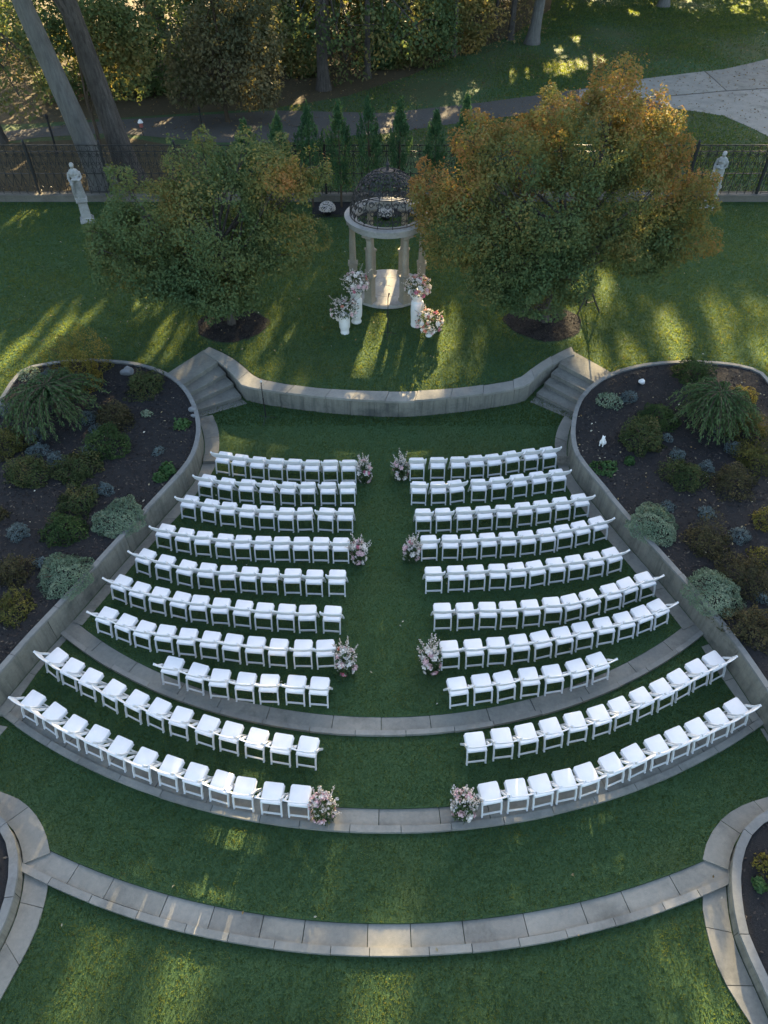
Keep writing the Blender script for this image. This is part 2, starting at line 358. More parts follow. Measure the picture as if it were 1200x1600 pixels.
# chosen sun patches; crown leaves on the sun's way to them are cut out: (px, py, z, radius)
LIT = [(15, 585, ZS, .9), (55, 560, ZS, .5), (150, 490, ZS, .4), (70, 525, ZS, .55), (235, 545, ZS, .5), (300, 535, ZS, .55), (330, 515, ZS, .4),
       (230, 475, ZS, .35), (400, 570, ZS, .7), (415, 540, ZS, .6), (428, 500, ZS, .5), (380, 590, .62, .45), (320, 565, ZS, .6), (490, 440, ZS, .3), (560, 545, ZS, .55),
       (600, 545, ZS, .5), (640, 585, ZS, .55), (650, 612, .62, .22), (685, 540, ZS, .6), (700, 515, ZS, .4), (610, 482, .72, .36), (604, 428, .72, .35), (610, 395, ZS, .25),
       (560, 620, .62, .12), (735, 560, ZS, .3), (790, 500, ZS, .3), (935, 470, ZS, .4), (905, 425, ZS, .35), (1052, 535, ZS, .45), (1125, 490, ZS, .45), (1130, 525, ZS, .4), (1192, 530, ZS, .5),
       (1000, 560, ZS, .35), (930, 575, ZS, .4), (1130, 572, ZS, .5), (900, 510, ZS, .3), (335, 690, 0, .5), (350, 668, 0, .4), (385, 690, 0, .4), (430, 690, 0, .3),
       (185, 680, .68, .35), (220, 690, .68, .3), (180, 565, 1.3, .5), (1165, 612, 1.0, .35),
       (640, 700, 0, .28), (617, 1318, ZD, .20), (490, 1380, ZD, .18), (290, 1425, ZD, .20), (850, 1312, ZD, .36), (785, 1368, ZD, .18), (860, 1438, ZD, .12), (1003, 1400, ZD, .28),
       (55, 1290, ZD, .3), (70, 1235, ZD, .25), (30, 1225, ZD, .22), (10, 1260, ZD, .25), (138, 1550, ZE, .46), (165, 1505, ZE, .34), (268, 1530, ZE, .46), (722, 1560, ZE, .44),
       (1055, 1485, ZE, .45), (1078, 1440, ZE, .28), (575, 1600, ZE, .34), (1120, 1560, ZE, .3), (960, 1340, ZD, .3), (360, 1300, ZD, .25), (940, 1335, ZD, .3),
       # tops of the two maples and the shrubs
       (440, 270, 5.0, .45), (405, 290, 5.0, .3), (490, 270, 4.2, .3), (350, 290, 5.0, .25), (890, 185, 6.6, .4), (980, 130, 7.3, .35), (1000, 200, 6.2, .3),
       (700, 330, 4.6, .25), (740, 250, 4.9, .3), (800, 350, 5.0, .2), (1030, 270, 5.0, .3)]
LITW = [(400, 50, 43, .7), (392, 112, 42.5, .5), (414, 140, 42.5, .5), (345, 25, 43, .5), (492, 20, 47, .7), (545, 35, 48, .5), (228, 140, 44, .4), (30, 188, 43, .45), (245, 60, 44, .5), (640, 40, 51, .6), (700, 60, 52, .5), (195, 30, 44, .5), (470, 100, 50, .6), (590, 95, 52, .7), (430, 60, 48, .5)]
LIT += [(40, 213, ZS, .9), (105, 197, ZS, .4), (180, 198, ZS, .4), (255, 192, ZS, .35), (20, 260, ZS, .5), (650, 152, ZS, .5), (690, 160, ZS, .45), (735, 135, ZS, .5), (700, 175, ZS, .35), (852, 108, ZS, .5), (880, 104, ZS, .6), (908, 99, ZS, .5), (935, 93, ZS, .35), (822, 114, ZS, .4), (795, 122, ZS, .3), (675, 158, ZS, .45), (662, 168, ZS, .4), (715, 148, ZS, .45), (900, 60, ZS, .3), (870, 78, ZS, .3), (990, 20, ZS, .3), (1150, 15, ZS, .4), (1010, 330, 4.4, .3), (800, 118, ZS, .5), (860, 150, ZS, .4), (640, 175, ZS, .5), (520, 95, ZS, .5), (470, 110, ZS, .5), (570, 110, ZS, .6)]
LITP = np.array([[*G(a, b, z)] for a, b, z, r in LIT] + [[*at_y(a, b, y)] for a, b, y, r in LITW]); LITR = np.array([x[3] * (1.25 if 395 < x[1] < 720 else 1.1 if x[1] > 1200 else 1) for x in LIT] + [x[3] * 1.35 for x in LITW]) * 1.65 + .08
SUNV = np.array(SUN)
def cut_sun_gaps(P, soft=0.45):
    """mask of leaves that stay: the rest are cut out so the sun lands on the chosen patches"""
    keep = np.ones(len(P), bool)
    for T, r in zip(LITP, LITR):
        d = P - T; a = d @ SUNV; q = np.linalg.norm(d - a[:, None] * SUNV, axis=1)
        rr = r * (1 + soft * clump_noise(P, 2.2, 8, 3))
        keep &= ~((a > 8) & (q < rr))
    return keep

# ================================================================== THE GROUND AND THE TERRACES
def g2(pts, z): return [G(a, b, z).to_2d() for a, b in pts]
def circle_fit(pts, z):
    P = np.array([G(a, b, z)[:2] for a, b in pts])
    s = np.linalg.lstsq(np.c_[2 * P, np.ones(len(P))], (P ** 2).sum(1), rcond=None)[0]
    return s[0], s[1], math.sqrt(s[2] + s[0] ** 2 + s[1] ** 2)
T1 = [(75, 1385), (220, 1432.5), (290, 1457.5), (360, 1473.5), (435, 1485), (510, 1490), (587, 1493.5), (600, 1494), (665, 1492.5), (745, 1487.5), (817, 1478.5), (890, 1465), (1030, 1427.5), (1100, 1397.5)]
T2 = [(0, 1110), (18, 1128), (60, 1160), (107, 1187), (155, 1210), (200, 1231), (270, 1252.5), (330, 1270), (390, 1282.5), (455, 1292.5), (520, 1298.5), (587, 1301), (655, 1301), (750, 1290), (787, 1284), (915, 1257.5), (975, 1237.5), (1075, 1200), (1160, 1160), (1188, 1135)]
T3 = [(95, 985), (115, 1005), (185, 1052), (220, 1072), (267, 1092), (317, 1110), (372, 1125), (430, 1137), (490, 1145), (542, 1149), (600, 1150), (665, 1147.5), (735, 1137.5), (840, 1112.5), (900, 1095), (990, 1060), (1042, 1037), (1100, 997)]
def terrace(T, z, y_slab, y_strip, y_low, l, r):
    cx, cy, rad = circle_fit(T, z)
    lo = rad; y0 = G(600, y_low, z)[1]
    st = lo - (G(600, y_strip, z)[1] - y0); sl = lo - (G(600, y_slab, z)[1] - y0)
    a0 = math.atan2(G(*l, z)[0] - cx, cy - G(*l, z)[1]); a1 = math.atan2(G(*r, z)[0] - cx, cy - G(*r, z)[1])
    return dict(cx=cx, cy=cy, lo=lo, st=st, sl=sl, a0=a0, a1=a1, z=z)
def arc(t, rad, a0, a1, n=60):
    return np.array([(t['cx'] + rad * math.sin(a), t['cy'] - rad * math.cos(a)) for a in np.linspace(a0, a1, n)])
K1 = terrace(T1, ZD, 1443.5, 1481, 1494, (24, 1352), (1153, 1361))
K2 = terrace(T2, ZC, 1264, 1290, 1301, (-22, 1092), (1222, 1108))
K3 = terrace(T3, ZB, 1121, 1142.5, 1150, (92, 982), (1106, 988))

mb = MB(); mb.sheet([(-160, -40), (160, -40), (160, 260), (-160, 260)], ZE - 0.02)
tag(mb.build('ground', M['lawn']), kind='structure')
def lawn(name, K, z, top, over=0.0):
    a = arc(K, K['sl'] - 0.004, -1.25, 1.25, 90)
    mb = MB(); mb.prism([tuple(p) for p in a] + [(a[-1][0], top), (a[0][0], top)], ZE - 0.01, z)
    tag(mb.build(name, M['lawn']), kind='structure')
lawn('lower_terrace_lawn', K1, ZD + 0.02, 21)
lawn('middle_terrace_lawn', K2, ZC + 0.02, 21.2)
lawn('seating_lawn', K3, ZB + 0.0, 21.4)

STONE_LABELS = {}
def edging(K, name, label, slab_cuts, strip_step, drop):
    root = thing(name, label, 'kerb', (K['cx'], K['cy'] - K['lo'], K['z'] - 0.1))
    a0, a1 = K['a0'], K['a1']; L = K['lo'] * (a1 - a0)
    pieces('paving_slab', arc(K, K['sl'], a0, a1), arc(K, K['st'] - 0.006, a0, a1), slab_cuts or cuts_for(L, 1.15), K['z'] - 0.2, K['z'] - 0.012, M['slab'], root, 0.014, L)
    pieces('edging_stone', arc(K, K['st'], a0, a1), arc(K, K['lo'], a0, a1), cuts_for(L, strip_step), K['z'] - drop, K['z'] + 0.022, M['coping'], root, 0.012, L, jo=0.007)
    return root
def ang(K, px, py): p = G(px, py, K['z']); return (math.atan2(p[0] - K['cx'], K['cy'] - p[1]) - K['a0']) / (K['a1'] - K['a0'])
c1j = [0] + [ang(K1, x, y) for x, y in ((122, 1352), (177, 1374), (262, 1400), (335, 1417), (412, 1431), (477, 1437), (575, 1443), (641, 1443), (722, 1438), (817, 1426), (907, 1410), (970, 1392), (1045, 1366))] + [1]
edging(K1, 'curved_kerb', 'long curved bluestone kerb nearest the bottom, ending at the two lower planters', c1j, 0.86, 0.2)
edging(K2, 'curved_kerb', 'curved bluestone kerb under the last row of white chairs', None, 0.95, 0.2)
edging(K3, 'curved_kerb', 'curved bluestone kerb across the aisle beneath the short eighth row', None, 0.92, 0.2)

# ------------------------------------------------------------------ planters (walls round the beds)
LBED = [(-70, 1118), (0, 1038), (44, 988), (86, 945), (147, 878), (184, 838), (230, 788), (260, 756), (283, 731), (297, 711), (304, 690), (307, 672), (305, 650), (298, 628), (285, 606), (267, 590), (245, 579), (215, 570), (172, 565), (120, 563), (65, 570), (33, 578), (0, 632), (-40, 700)]
RBED = [(1280, 1180), (1240, 1122), (1200, 1064), (1160, 1006), (1118, 955), (1076, 906), (1040, 866), (1014, 838), (977, 797), (947, 760), (928, 738), (913, 720), (904, 705), (900, 688), (899, 670), (902, 648), (908, 628), (921, 609), (950, 587), (1000, 572), (1050, 566), (1125, 567), (1185, 577), (1202, 600), (1240, 660)]
LLOW = [(-90, 1240), (-40, 1262), (0, 1294), (10, 1316), (15, 1340), (14, 1370), (8, 1400), (0, 1428), (-25, 1480), (-60, 1530)]
RLOW = [(1290, 1252), (1240, 1262), (1200, 1282), (1183, 1295), (1172, 1310), (1164, 1330), (1159, 1353), (1158, 1385), (1161, 1410), (1165, 1437), (1172, 1465), (1182, 1487), (1200, 1525), (1230, 1590), (1250, 1640)]
def planter(pts, z, width, side, label, close, zsoil, wall_n=120, step=2.6):
    P, L = resample(g2(pts, z), wall_n)
    out = offset(P, -width * side)
    root = thing('planter_wall', label, 'wall', (*P[len(P) // 2], ZE))
    zb = ZE - 0.05
    pieces('coping_stone', P, out, cuts_for(L, 1.5), z - 0.06, z, M['planter_coping'], root, 0.012, L, jo=0.008, jz=0.003)
    ins = offset(P, 0.0); face = offset(P, -(width - 0.025) * side)
    pieces('concrete_panel', ins, face, cuts_for(L, step, 0.05), zb, z - 0.064, M['concrete'], root, 0.014, L, jz=0)
    soil = [tuple(p) for p in P] + close
    mb = MB(); mb.sheet(soil, zsoil)
    return P, out, soil
LP, LOUT, LSOIL = planter(LBED, ZBED, 0.125, 1, 'tall grey planter wall holding the mulch bed west of the seating', [(-24, 19), (-24, 4)], ZBED - 0.05)
RP, ROUT, RSOIL = planter(RBED, ZBED, 0.125, -1, 'tall grey planter wall holding the mulch bed with the white stone animal', [(24, 19), (24, 4)], ZBED - 0.05)
LLP, LLOUT, LLSOIL = planter(LLOW, ZLOW, 0.15, -1, 'low curved planter wall at the left end of the lowest kerb', [(-16, 1.0), (-16, 6.2)], ZLOW - 0.05, 80, 1.6)
RLP, RLOUT, RLSOIL = planter(RLOW, ZLOW, 0.15, 1, 'low curved planter wall holding a reddish plant at the end of the lowest kerb', [(16, 0.0), (16, 6.2)], ZLOW - 0.05, 80, 1.6)
def inside(P, poly):
    x, y = P[:, 0], P[:, 1]; r = np.zeros(len(P), bool); q = np.array(poly)
    for (x0, y0), (x1, y1) in zip(q, np.roll(q, -1, 0)):
        c = ((y0 > y) != (y1 > y)) & (x < (x1 - x0) * (y - y0) / (y1 - y0 + 1e-12) + x0); r ^= c
    return r
def soil_bed(name, poly, z, chips, leaves):
    me = MB(); me.sheet(poly, z)
    o = tag(me.build(name, M['mulch']), kind='structure')
    q = np.array(poly); lo, hi = np.maximum(q.min(0), (-13.5, 1.5)), np.minimum(q.max(0), (13.5, 20))
    P = rng.uniform(lo, hi, size=(chips * 3, 2)); P = P[inside(P, poly)][:chips]
    C = np.c_[P, z + rng.uniform(0.0, 0.022, len(P))]
    nn = unit(len(P)) * 0.6 + [0, 0, 1]
    c = leaf_mesh('bark_chips', C, nn, rng.uniform(0.035, 0.11, len(P)), rng.beta(1.3, 1.8, len(P)), M['chips'], None, None, 0.4, 0.2)
    tag(c, kind='stuff')
    P = rng.uniform(lo, hi, size=(leaves * 3, 2)); P = P[inside(P, poly)][:leaves]
    C = np.c_[P, np.full(len(P), z + 0.025)]
    tag(leaf_mesh('fallen_leaves', C, unit(len(P)) * 0.5 + [0, 0, 1], rng.uniform(0.04, 0.09, len(P)), rng.beta(2.4, 1.0, len(P)), M['fallen'], None, None, 0.6, 0.4), kind='stuff')
soil_bed('planting_soil', LSOIL, ZBED - 0.05, 14000, 110)
soil_bed('planting_soil', RSOIL, ZBED - 0.05, 14000, 260)
soil_bed('planting_soil', LLSOIL, ZLOW - 0.05, 1500, 14)
soil_bed('planting_soil', RLSOIL, ZLOW - 0.05, 1500, 30)

# ------------------------------------------------------------------ paths along the planter walls
PATHS = []
def path(outer, wallline, z, label, rev=False, step=1.15, thick=0.2):
    B, L = resample(g2(outer, z), 60)
    W = np.array(wallline)
    A = np.array([W[np.argmin(np.hypot(*(W - p).T))] for p in B])     # nearest point of the wall's face
    A, _ = resample(A, 60, False)
    PATHS.append(list(A) + list(B[::-1]))
    root = tag(bpy.data.objects.new('path', None), kind='structure'); col.objects.link(root); root.location = (*B[30], z)
    pieces('paving_slab', A, B, cuts_for(L, step), z - thick, z, M['slab'], root, 0.012, L)
path([(332, 648), (340, 665), (343, 683), (342, 707), (335, 733), (327, 745), (300, 780), (280, 805), (262, 822), (233, 855), (203, 888), (172, 926), (144, 958), (128, 977)], LOUT, ZB + 0.012, 'path')
path([(882, 650), (872, 667), (867, 685), (867, 703), (872, 733), (887, 763), (898, 780), (920, 807), (950, 843), (977, 875), (996, 898), (1026, 932), (1068, 984)], ROUT, ZB + 0.012, 'path')
path([(104, 999), (66, 1040), (46, 1068), (30, 1092), (10, 1118)], LOUT, ZC + 0.03, 'path')
path([(1096, 1010), (1104, 1024), (1134, 1068), (1160, 1104), (1176, 1128)], ROUT, ZC + 0.03, 'path')
path([(-30, 1225), (0, 1237), (30, 1247), (55, 1270), (72, 1300), (78, 1333)], LLOUT, ZD + 0.030, 'path', step=0.95)
path([(1230, 1236), (1200, 1245), (1165, 1255), (1130, 1275), (1105, 1310), (1098, 1343)], RLOUT, ZD + 0.030, 'path', step=0.95)
path([(74, 1345), (77, 1372), (73, 1395), (62, 1440), (42, 1485), (17, 1530), (0, 1562), (-30, 1615)], LLOUT, ZE + 0.012, 'path', step=0.9)
path([(1104, 1374), (1096, 1404), (1102, 1445), (1115, 1495), (1135, 1540), (1172, 1597), (1200, 1640)], RLOUT, ZE + 0.012, 'path', step=0.9)
path([(1188, 1138), (1205, 1168), (1240, 1220)], ROUT, ZD + 0.03, 'path')
path([(12, 1135), (-10, 1160), (-40, 1200)], LOUT, ZD + 0.03, 'path')

# ------------------------------------------------------------------ stage wall, steps, upper lawn
cop_front = [(318, 548), (339, 561), (359, 577), (374, 596), (380, 602), (432, 611.5), (517, 622), (600, 627), (642, 627), (737, 618), (800, 608), (824, 603), (832, 596), (850, 577), (880, 560), (898, 553)]
cop_back = [(327, 541), (353, 552), (377, 568), (400, 590), (435, 598), (480, 605), (540, 610), (600, 612), (660, 611), (727, 606), (797, 595), (814, 591), (832, 575), (867, 553), (893, 541)]
ZCOP = 0.62
F, LF = resample(g2(cop_front, ZCOP), 140); Bk, _ = resample(g2(cop_back, ZCOP), 140)
root = thing('stage_wall', 'low curved concrete retaining wall with stone coping below the gazebo lawn', 'wall', (*F[70], 0))
stc = sorted([0, 1] + [x + rnd.uniform(-.01, .01) for x in np.linspace(0, 1, 15)[1:-1]])
pieces('coping_stone', Bk, F, stc, ZCOP - 0.07, ZCOP, M['coping'], root, 0.014, LF, jo=0.03, jz=0.006)
Fw = offset(F, 0.03); Fi = offset(F, 0.30)
pieces('concrete_panel', Fi, Fw, [i / 19 for i in range(20)], ZE - 0.02, ZCOP - 0.074, M['concrete'], root, 0.010, LF, jz=0)

def steps(Ls, Rs, back, label):
    root = thing('stone_steps', label, 'steps', (*G(*Rs[2], 0.3).to_2d(), 0))
    zs = [ZS + 0.01, 0.435, 0.29, 0.145, 0.016]
    Lw = [G(a, b, z).to_2d() for (a, b), z in zip(Ls, zs)]; Rw = [G(a, b, z).to_2d() for (a, b), z in zip(Rs, zs)]
    bl, br = G(*back[0], ZS).to_2d(), G(*back[1], ZS).to_2d()
    # the ends run on under the walls on both sides
    ext = lambda a, b, k: a + (a - b).normalized() * k
    for i, z in enumerate(zs):
        a, b = Lw[i], Rw[i]; c, d = (bl, br) if i == 0 else (Lw[i - 1], Rw[i - 1])
        u = (a - d).normalized() * 0 if i == 0 else (c - a).normalized() * -0.0
        mb = MB(); mb.prism([ext(a, b, .10), ext(b, a, .06), ext(d, c, .06), ext(c, d, .10)], ZE - 0.02 - 0.004 * i, z)
        mb.build('landing' if i == 0 else 'step', M['step'], root, 'world', 30)
        if 0 < i + 1 < len(zs):                                        # nosing stone, slightly proud
            n = ((Rw[i] - Lw[i]).orthogonal()).normalized()
            if n.y > 0: n = -n
            mb = MB(); mb.prism([a + n * .025, b + n * .025, b - n * .055, a - n * .055], z - 0.035, z + 0.006)
            mb.build('nosing', M['step'], root, 'world', 30)
steps([(283, 602), (296, 614), (303, 627), (309, 640), (314, 651)], [(338, 566), (350, 584), (362, 600), (374, 619), (383, 631)], [(258, 586), (317, 548)], 'worn stone steps between the planter with the stones and the stage wall')
steps([(938, 601), (925, 615), (914, 631), (901, 645), (886, 652)], [(876, 568), (864, 584), (853, 599), (841, 615), (831, 629)], [(958, 584), (899, 551)], 'shaded stone steps beside the planter with the white stone animal')

# upper lawn: its front edge follows the beds (it runs under them), the landings and the coping
def pt(px, py): return tuple(G(px, py, ZS).to_2d())
front = [(-90, 19.5), (-24, 19.5), pt(-40, 690), pt(20, 610), pt(120, 580), pt(230, 590), pt(258, 586), pt(317, 548), pt(327, 542)] + [tuple(p) for p in resample(g2(cop_back, ZS), 60)[0][3:-3]] + [pt(893, 541), pt(899, 551), pt(958, 584), pt(985, 590), pt(1050, 580), pt(1150, 590), pt(1230, 650), (24, 19.5), (90, 19.5)]
YF = G(600, 313, ZS)[1]                                                # line of the fence
mb = MB(); mb.sheet(front + [(90, YF), (-90, YF)], ZS); tag(mb.build('stage_lawn', M['lawn']), kind='structure')
mb = MB(); mb.sheet([(-150, YF), (150, YF), (150, 200), (-150, 200)], ZS - 0.03); tag(mb.build('rough_ground', M['rough_lawn']), kind='structure')
def blob(cx, cy, rx, ry, n=40, j=0.06):
    return [(cx + rx * math.cos(t) * (1 + j * math.sin(3 * t + cx) + j * .6 * math.sin(7 * t)), cy + ry * math.sin(t) * (1 + j * math.cos(4 * t))) for t in np.linspace(0, 2 * math.pi, n, endpoint=False)]
def flat(name, poly, z, m):
    mb = MB(); mb.sheet(poly, z); return tag(mb.build(name, m), kind='structure')
road = [(-60, 212), (60, 199), (175, 187), (300, 180), (430, 172), (600, 176), (750, 160), (880, 143), (1010, 122), (1130, 108), (1200, 92), (1290, 72)]
road2 = [(1290, 265), (1200, 212), (1165, 195), (1130, 180), (1050, 168), (980, 170), (840, 176), (750, 187), (600, 208), (450, 222), (340, 222), (175, 207), (60, 214), (-60, 230)]
DRIVE = [pt(*p) for p in road] + [pt(*p) for p in road2]
FLOOR = [pt(-200, 200), pt(60, 192), pt(175, 184), pt(300, 176), pt(430, 168), pt(540, 150), pt(640, 118), pt(720, 84), pt(800, 55), pt(860, 15), pt(870, -40), (16, 120), (-120, 120)]
flat('driveway', [pt(*p) for p in road] + [pt(*p) for p in road2], ZS - 0.018, M['asphalt'])
apron = tag(bpy.data.objects.new('concrete_drive', None), kind='structure'); col.objects.link(apron)
for q in ([(905, 140), (1010, 122), (1100, 111), (1112, 121), (1134, 141), (1010, 152), (905, 165)], [(1102.5, 111), (1130, 108), (1200, 92), (1290, 72), (1290, 125), (1200, 137), (1136, 141), (1114, 121)], [(1010, 153.5), (1134, 142.5), (1200, 138.5), (1290, 126.5), (1290, 265), (1200, 212), (1165, 195), (1130, 180), (1050, 168)]):
    mb = MB(); mb.prism([pt(*p) for p in q], ZS - .2, ZS - .012); mb.build('paving_slab', M['slab'], apron, None, 30)
flat('forest_floor', [pt(-200, 200), pt(60, 192), pt(175, 184), pt(300, 176), pt(430, 168), pt(540, 150), pt(640, 118), pt(720, 84), pt(800, 55), pt(860, 15), pt(870, -40), (16, 120), (-120, 120)], ZS - 0.024, M['litter'])
flat('forest_floor', [pt(-200, 312), pt(330, 312), pt(300, 232), pt(200, 214), pt(60, 220), pt(-200, 238)], ZS - 0.022, M['litter'])
flat('planting_soil', [pt(488, 341), pt(560, 338), pt(660, 340), pt(735, 338), pt(735, 316), pt(488, 316)], ZS + 0.012, M['mulch'])
flat('mulch_ring', [tuple(p) for p in blob(*G(362, 508, ZS).to_2d(), 1.22, 1.05)], ZS + 0.014, M['mulch'])
flat('mulch_ring', [tuple(p) for p in blob(*G(850, 504, ZS).to_2d(), 1.32, 1.15)], ZS + 0.014, M['mulch'])
for (px, py, r) in ((362, 508, 1.15), (850, 504, 1.25)):
    c = G(px, py, ZS); n = 2600; a = rng.uniform(0, 6.28, n); q = np.sqrt(rng.uniform(0, 1, n)) * r
    tag(leaf_mesh('bark_chips', np.c_[c[0] + q * np.cos(a), c[1] + q * np.sin(a), ZS + .02 + rng.uniform(0, .05, n) * (1 - q / r)], unit(n) * .6 + [0, 0, 1], rng.uniform(.03, .09, n), rng.beta(1.2, 2.5, n), M['chips'], None, None, .4, .2), kind='stuff')

# ================================================================== FENCE
def iron_fence():
    zt = at_y(506, 226, YF)[2]; H = zt - (ZS + 0.24)
    root = thing('iron_fence', 'black wrought iron fence with scrolls on a low stone base behind the garden', 'fence', (0, YF, ZS))
    xs = [at_y(506 + 117.2 * k, 226, YF)[0] for k in range(-6, 9)]
    mb = MB(); mb.box((0, 0, 0.11), (44, 0.34, 0.26)); base = mb.build('stone_base', M['base_wall'], root)
    mb = MB(); mb.box((0, 0, 0.265), (44, 0.40, 0.05)); mb.build('base_coping', M['base_wall'], root)
    mb = MB(); mb.box((0, 0, H / 2), (0.10, 0.10, H + 0.06)); mb.lathe([(0.03, H + .03), (0.06, H + .08), (0.045, H + .13), (0.01, H + .17)], 8); post = mb.mesh('post', M['black_iron'])
    W = xs[1] - xs[0]
    mb = MB()
    for z in (0.10, H * 0.42, H - 0.30, H - 0.05): mb.bar((0.05, 0, z), (W - .05, 0, z), 0.035, 0.03)
    rails = mb.mesh('rails', M['black_iron'])
    mb = MB(); n = 9; d = W / n
    def ring(cx, cz, r, w=0.017):
        k = 10
        for i in range(k):
            a, b = 2 * math.pi * i / k, 2 * math.pi * (i + 1) / k
            mb.bar((cx + r * math.cos(a), 0, cz + r * math.sin(a)), (cx + r * math.cos(b), 0, cz + r * math.sin(b)), w, w, (0, 1, 0))
    for i in range(n):
        x = d * (i + .5)
        ring(x, H - 0.175, 0.105); ring(x - d * .5, H - .44, .085); ring(x, H - .44, .06); ring(x, 0.24, 0.10); ring(x, H * .42 + .14, .10); ring(x - d * .25, H * .62, .065); ring(x + d * .25, H * .62, .065)
        mb.bar((x - d / 2, 0, H * .42 + .25), (x, 0, H - 0.32), .018, .018, (0, 1, 0)); mb.bar((x + d / 2, 0, H * .42 + .25), (x, 0, H - 0.32), .018, .018, (0, 1, 0))
        mb.bar((x - d / 2, 0, .36), (x, 0, H * .42), .018, .018, (0, 1, 0)); mb.bar((x + d / 2, 0, .36), (x, 0, H * .42), .018, .018, (0, 1, 0))
    scroll = mb.mesh('scrollwork', M['black_iron'], 0)
    mb = MB(); mb.bar((0, 0, .0), (0, 0, H - .03), .022, .022); pick = mb.mesh('picket', M['black_iron'])
    for i, x in enumerate(xs):
        link('post', post, root, (x, 0, 0.27))
        if i < len(xs) - 1:
            link('rails', rails, root, (x, 0, 0.27)); link('scrollwork', scroll, root, (x, 0, 0.27))
            for k in range(1, 18, 2): link('picket', pick, root, (x + d * k / 2, 0.0, 0.27))
iron_fence()

# ================================================================== GAZEBO
def gazebo():
    c = G(605, 453, ZS)
    root = thing('garden_gazebo', 'round stone gazebo with six columns and a wrought iron lattice dome', 'gazebo', (c[0], c[1], ZS))
    Rc = 1.22
    mb = MB(); mb.lathe([(1.36, 0), (1.40, 0.02), (1.40, 0.09), (1.37, 0.115), (0.9, 0.118), (0.01, 0.12)], 48); fl = mb.build('round_floor', M['marble'], root)
    # flagstones on the floor: a ring and a centre of wedges
    for ring_, (r0, r1, n) in enumerate(((0.72, 1.33, 14), (0.12, 0.71, 9))):
        for k in range(n):
            a0, a1 = 2 * math.pi * k / n + ring_ * .2, 2 * math.pi * (k + 1) / n + ring_ * .2
            mb = MB(); pad = .006 / r1
            mb.prism([(r * math.cos(a), r * math.sin(a)) for r, seq in ((r0, np.linspace(a0 + pad, a1 - pad, 4)), (r1 - .006, np.linspace(a1 - pad, a0 + pad, 4))) for a in seq], 0.11, 0.127 + rnd.uniform(-.002, .002))
            mb.build('flagstone', M['marble'], fl, None, 30)
    zt = 2.50
    ped = MB(); ped.box((0, 0, 0.06), (.34, .34, .12)); ped.box((0, 0, .50), (.28, .28, .78)); ped.box((0, 0, .92), (.34, .34, .07)); pedm = ped.mesh('pedestal', M['tan_stone'])
    sh = MB(); sh.lathe([(.145, .95), (.15, .99), (.125, 1.02), (.122, 1.3), (.112, 1.8), (.10, 2.18), (.115, 2.20), (.115, 2.23), (.10, 2.25)], 18, fold=lambda t, z: 1 - .04 * (math.cos(16 * t) > 0)); shm = sh.mesh('shaft', M['tan_stone'])
    cp = MB(); cp.lathe([(.105, 2.25), (.15, 2.31), (.165, 2.35)], 18); cp.box((0, 0, 2.385), (.36, .36, .07)); cpm = cp.mesh('capital', M['tan_stone'])
    for k in range(6):
        a = math.pi / 3 * k
        e = bpy.data.objects.new('column', None); col.objects.link(e); e.parent = root
        e.location = (Rc * math.cos(a), Rc * math.sin(a), 0.12); e.rotation_euler = (0, 0, a)
        for nm, me in (('pedestal', pedm), ('shaft', shm), ('capital', cpm)): link(nm, me, e)
    mb = MB(); prof = [(1.06, 2.54), (1.38, 2.54), (1.38, 2.60), (1.42, 2.63), (1.42, 2.72), (1.46, 2.74), (1.46, 2.77), (1.36, 2.79), (1.08, 2.79), (1.06, 2.77)]
    n = 56; base = 0
    for r, z in prof:
        for k in range(n): mb.v.append((r * math.cos(2 * math.pi * k / n), r * math.sin(2 * math.pi * k / n), z))
    m_ = len(prof)
    for i in range(m_):
        for k in range(n):
            j, k2 = (i + 1) % m_, (k + 1) % n
            mb.f.append((i * n + k, i * n + k2, j * n + k2, j * n + k))
    mb.build('ring_beam', M['marble'], root)
    # dome of wrought iron
    Rd, zc = 1.27, 2.79; hd = 1.42
    P = lambda a, t: Vector((Rd * math.cos(t) * math.cos(a), Rd * math.cos(t) * math.sin(a), zc + hd * math.sin(t)))
    rib = MB(); rib.tube([P(0, t) for t in np.linspace(0, 1.36, 9)], .014, 5); ribm = rib.mesh('dome_rib', M['dome_iron'])
    for k in range(16): o = link('dome_rib', ribm, root); o.rotation_euler = (0, 0, 2 * math.pi * k / 16 + .13)
    hoop = MB()
    for t in (0.02, 0.62, 1.36): hoop.tube([P(a, t) for a in np.linspace(0, 2 * math.pi, 41)], .014, 5, False)
    hoop.build('dome_hoops', M['dome_iron'], root)
    sw = MB()
    for t, n, r in ((0.13, 30, .105), (0.32, 30, .10), (0.50, 26, .10), (0.74, 22, .10), (0.92, 18, .095), (1.05, 15, .085), (1.17, 12, .075), (1.29, 8, .06)):
        for k in range(n):
            a = 2 * math.pi * (k + .5 * (round(t * 10) % 2)) / n; c0 = P(a, t)
            e1 = Vector((-math.sin(a), math.cos(a), 0)); nrm = Vector((c0[0] / Rd ** 2, c0[1] / Rd ** 2, (c0[2] - zc) / hd ** 2)).normalized(); e2 = nrm.cross(e1)
            turns = np.linspace(0, 2 * math.pi * 1.45, 13)
            sw.tube([c0 + (e1 * math.cos(q) + e2 * math.sin(q)) * r * (1 - .55 * q / turns[-1]) for q in turns], .017, 3, False)
            q = P(a + math.pi / n, t + .09); sw.tube([c0 + e1 * r, q, P(a + 2 * math.pi / n, t) - e1 * r], .015, 3, False)
    sw.build('dome_scrollwork', M['dome_iron'], root, None, 0)
